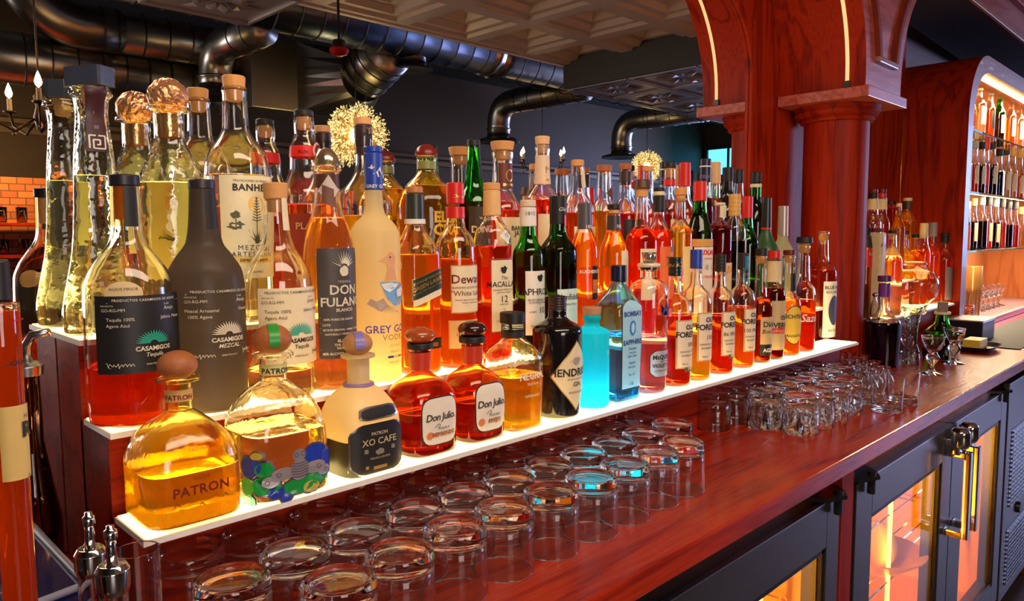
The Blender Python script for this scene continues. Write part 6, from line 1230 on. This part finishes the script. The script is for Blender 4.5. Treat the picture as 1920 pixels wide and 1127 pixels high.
m = MB(); m.lathe([(0, 0), (.034, 0), (.046, .175), (.0445, .175), (.032, .008), (0, .008)], 36); m.build('glass_body', glass((.25, .30, .32)), r, True)
r = empty('cork_ring', (.035, .43, CZ)); tag(r, 'round cork coaster ring at the very bottom left', 'coaster'); m = MB(); m.lathe([(.022, 0), (.030, 0), (.030, .035), (.022, .035)], 32, closed=True); m.build('ring', plain((.65, .40, .14), .6), r, True)
r.location = (0.02, .47, CZ)
# ribbed navy bin beside the display
r = empty('navy_bin', (.10, .84, CZ)); tag(r, 'glossy dark navy ribbed plastic bin left of the bottle display', 'bin')
m = MB(); V0 = [(-.10, .64), (.262, .70), (.262, 1.10), (-.10, 1.10)]
m.prism([(-.14, .72), (.20, .79), (.20, 1.12), (-.14, 1.12)], 'Z', CZ+.001, zz(-.34)); m.build('body', plain((.004, .012, .06), .12, coat=.6), r, world=True, bevel=.006)
m = MB()
for k in range(4): m.tube([(-.14, .7185, CZ+.025+.025*k), (.20, .7885, CZ+.025+.025*k)], .0022, 6)
m.build('ribs', plain((.10, .12, .2), .15), r, world=True)
m = MB(); m.tube([(-.14, .72, zz(-.338)), (.20, .79, zz(-.338)), (.20, 1.12, zz(-.338))], .004, 8); m.build('rim', plain((.25, .25, .3), .2), r, True, world=True)
def dasher(x, y, Yd, label):
    top = on_y(x, y, Yd); r = empty('bitters_bottle', (top.x, top.y, CZ)); tag(r, label, 'bottle'); H = top.z-HC
    m = MB(); m.lathe([(0, 0), (.022, 0), (.024, .01), (.024, .05), (.020, .075), (.0105, .10), (.0095, H-.047), (.008, H-.047), (.008, .10), (.020, .06), (.020, .008), (0, .008)], 28); m.build('glass_body', glass((.9, .85, .8)), r, True)
    m = MB(); m.lathe([(0, 0), (.0255, 0), (.0262, .045), (.012, .072), (0, .075)], 24, c=(0, 0, .006)); 
    m = MB(); m.lathe([(0, H-.05), (.0095, H-.05), (.0099, H-.0497), (.0112, H-.046), (.0114, H-.0455), (.0114, H-.0325), (.0111, H-.032), (.0090, H-.0285), (.0086, H-.0282), (0, H-.0280)], 32); cpp = m.build('chrome_cap', M_CHROME, r, True)
    m = MB(); m.tube([(0, 0, H-.03), (0, 0, H)], [.0045, .0025], 10); m.lathe([(.0025, H-.012), (.0045, H-.010), (.0045, H-.004), (.002, H-.002)], 10); m.build('dasher_spout', M_CHROME, cpp, True)
dasher(165, 960, .625, 'glass dasher bottle with chrome spout, the farther of the two at bottom left')
dasher(206, 985, .565, 'glass dasher bottle with chrome spout, the nearer of the two at bottom left')
q = on_y(256, 1030, .63); r = empty('tall_glass', (q.x, .63, CZ)); tag(r, 'narrow clear glass between the dasher bottles and the plain rocks glasses', 'glass'); hz = q.z-HC
m = MB(); m.lathe([(0, 0), (.0165, 0), (.0175, hz), (.0165, hz), (.0155, .01), (0, .01)], 28); m.build('glass_body', M_CLEAR, r, True)
# pourer bottle behind the display's left end
q = on_y(47, 622, 1.08); r = empty('pourer_bottle', (q.x, 1.08, CZ)); tag(r, 'dark bottle with curved metal pourer left of the display steps', 'bottle'); H = q.z-HC
m = MB(); m.lathe([(0, 0), (.026, 0), (.028, .01), (.028, H-.24), (.020, H-.19), (.013, H-.14), (.0125, H-.045), (0, H-.045)], 32); m.build('glass_body', glass((.25, .10, .04)), r, True)
m = MB(); m.lathe([(0, H-.055), (.017, H-.055), (.018, H-.043), (.012, H-.038), (0, H-.038)], 20); cp_ = m.build('pourer_collar', M_STEEL, r, True)
m = MB(); m.tube([(0, 0, H-.04), (0, 0, H-.018), (.006, -.008, H-.004), (.02, -.024, H)], [.007, .006, .0055, .005], 12); m.build('spout', M_STEEL, cp_, True)
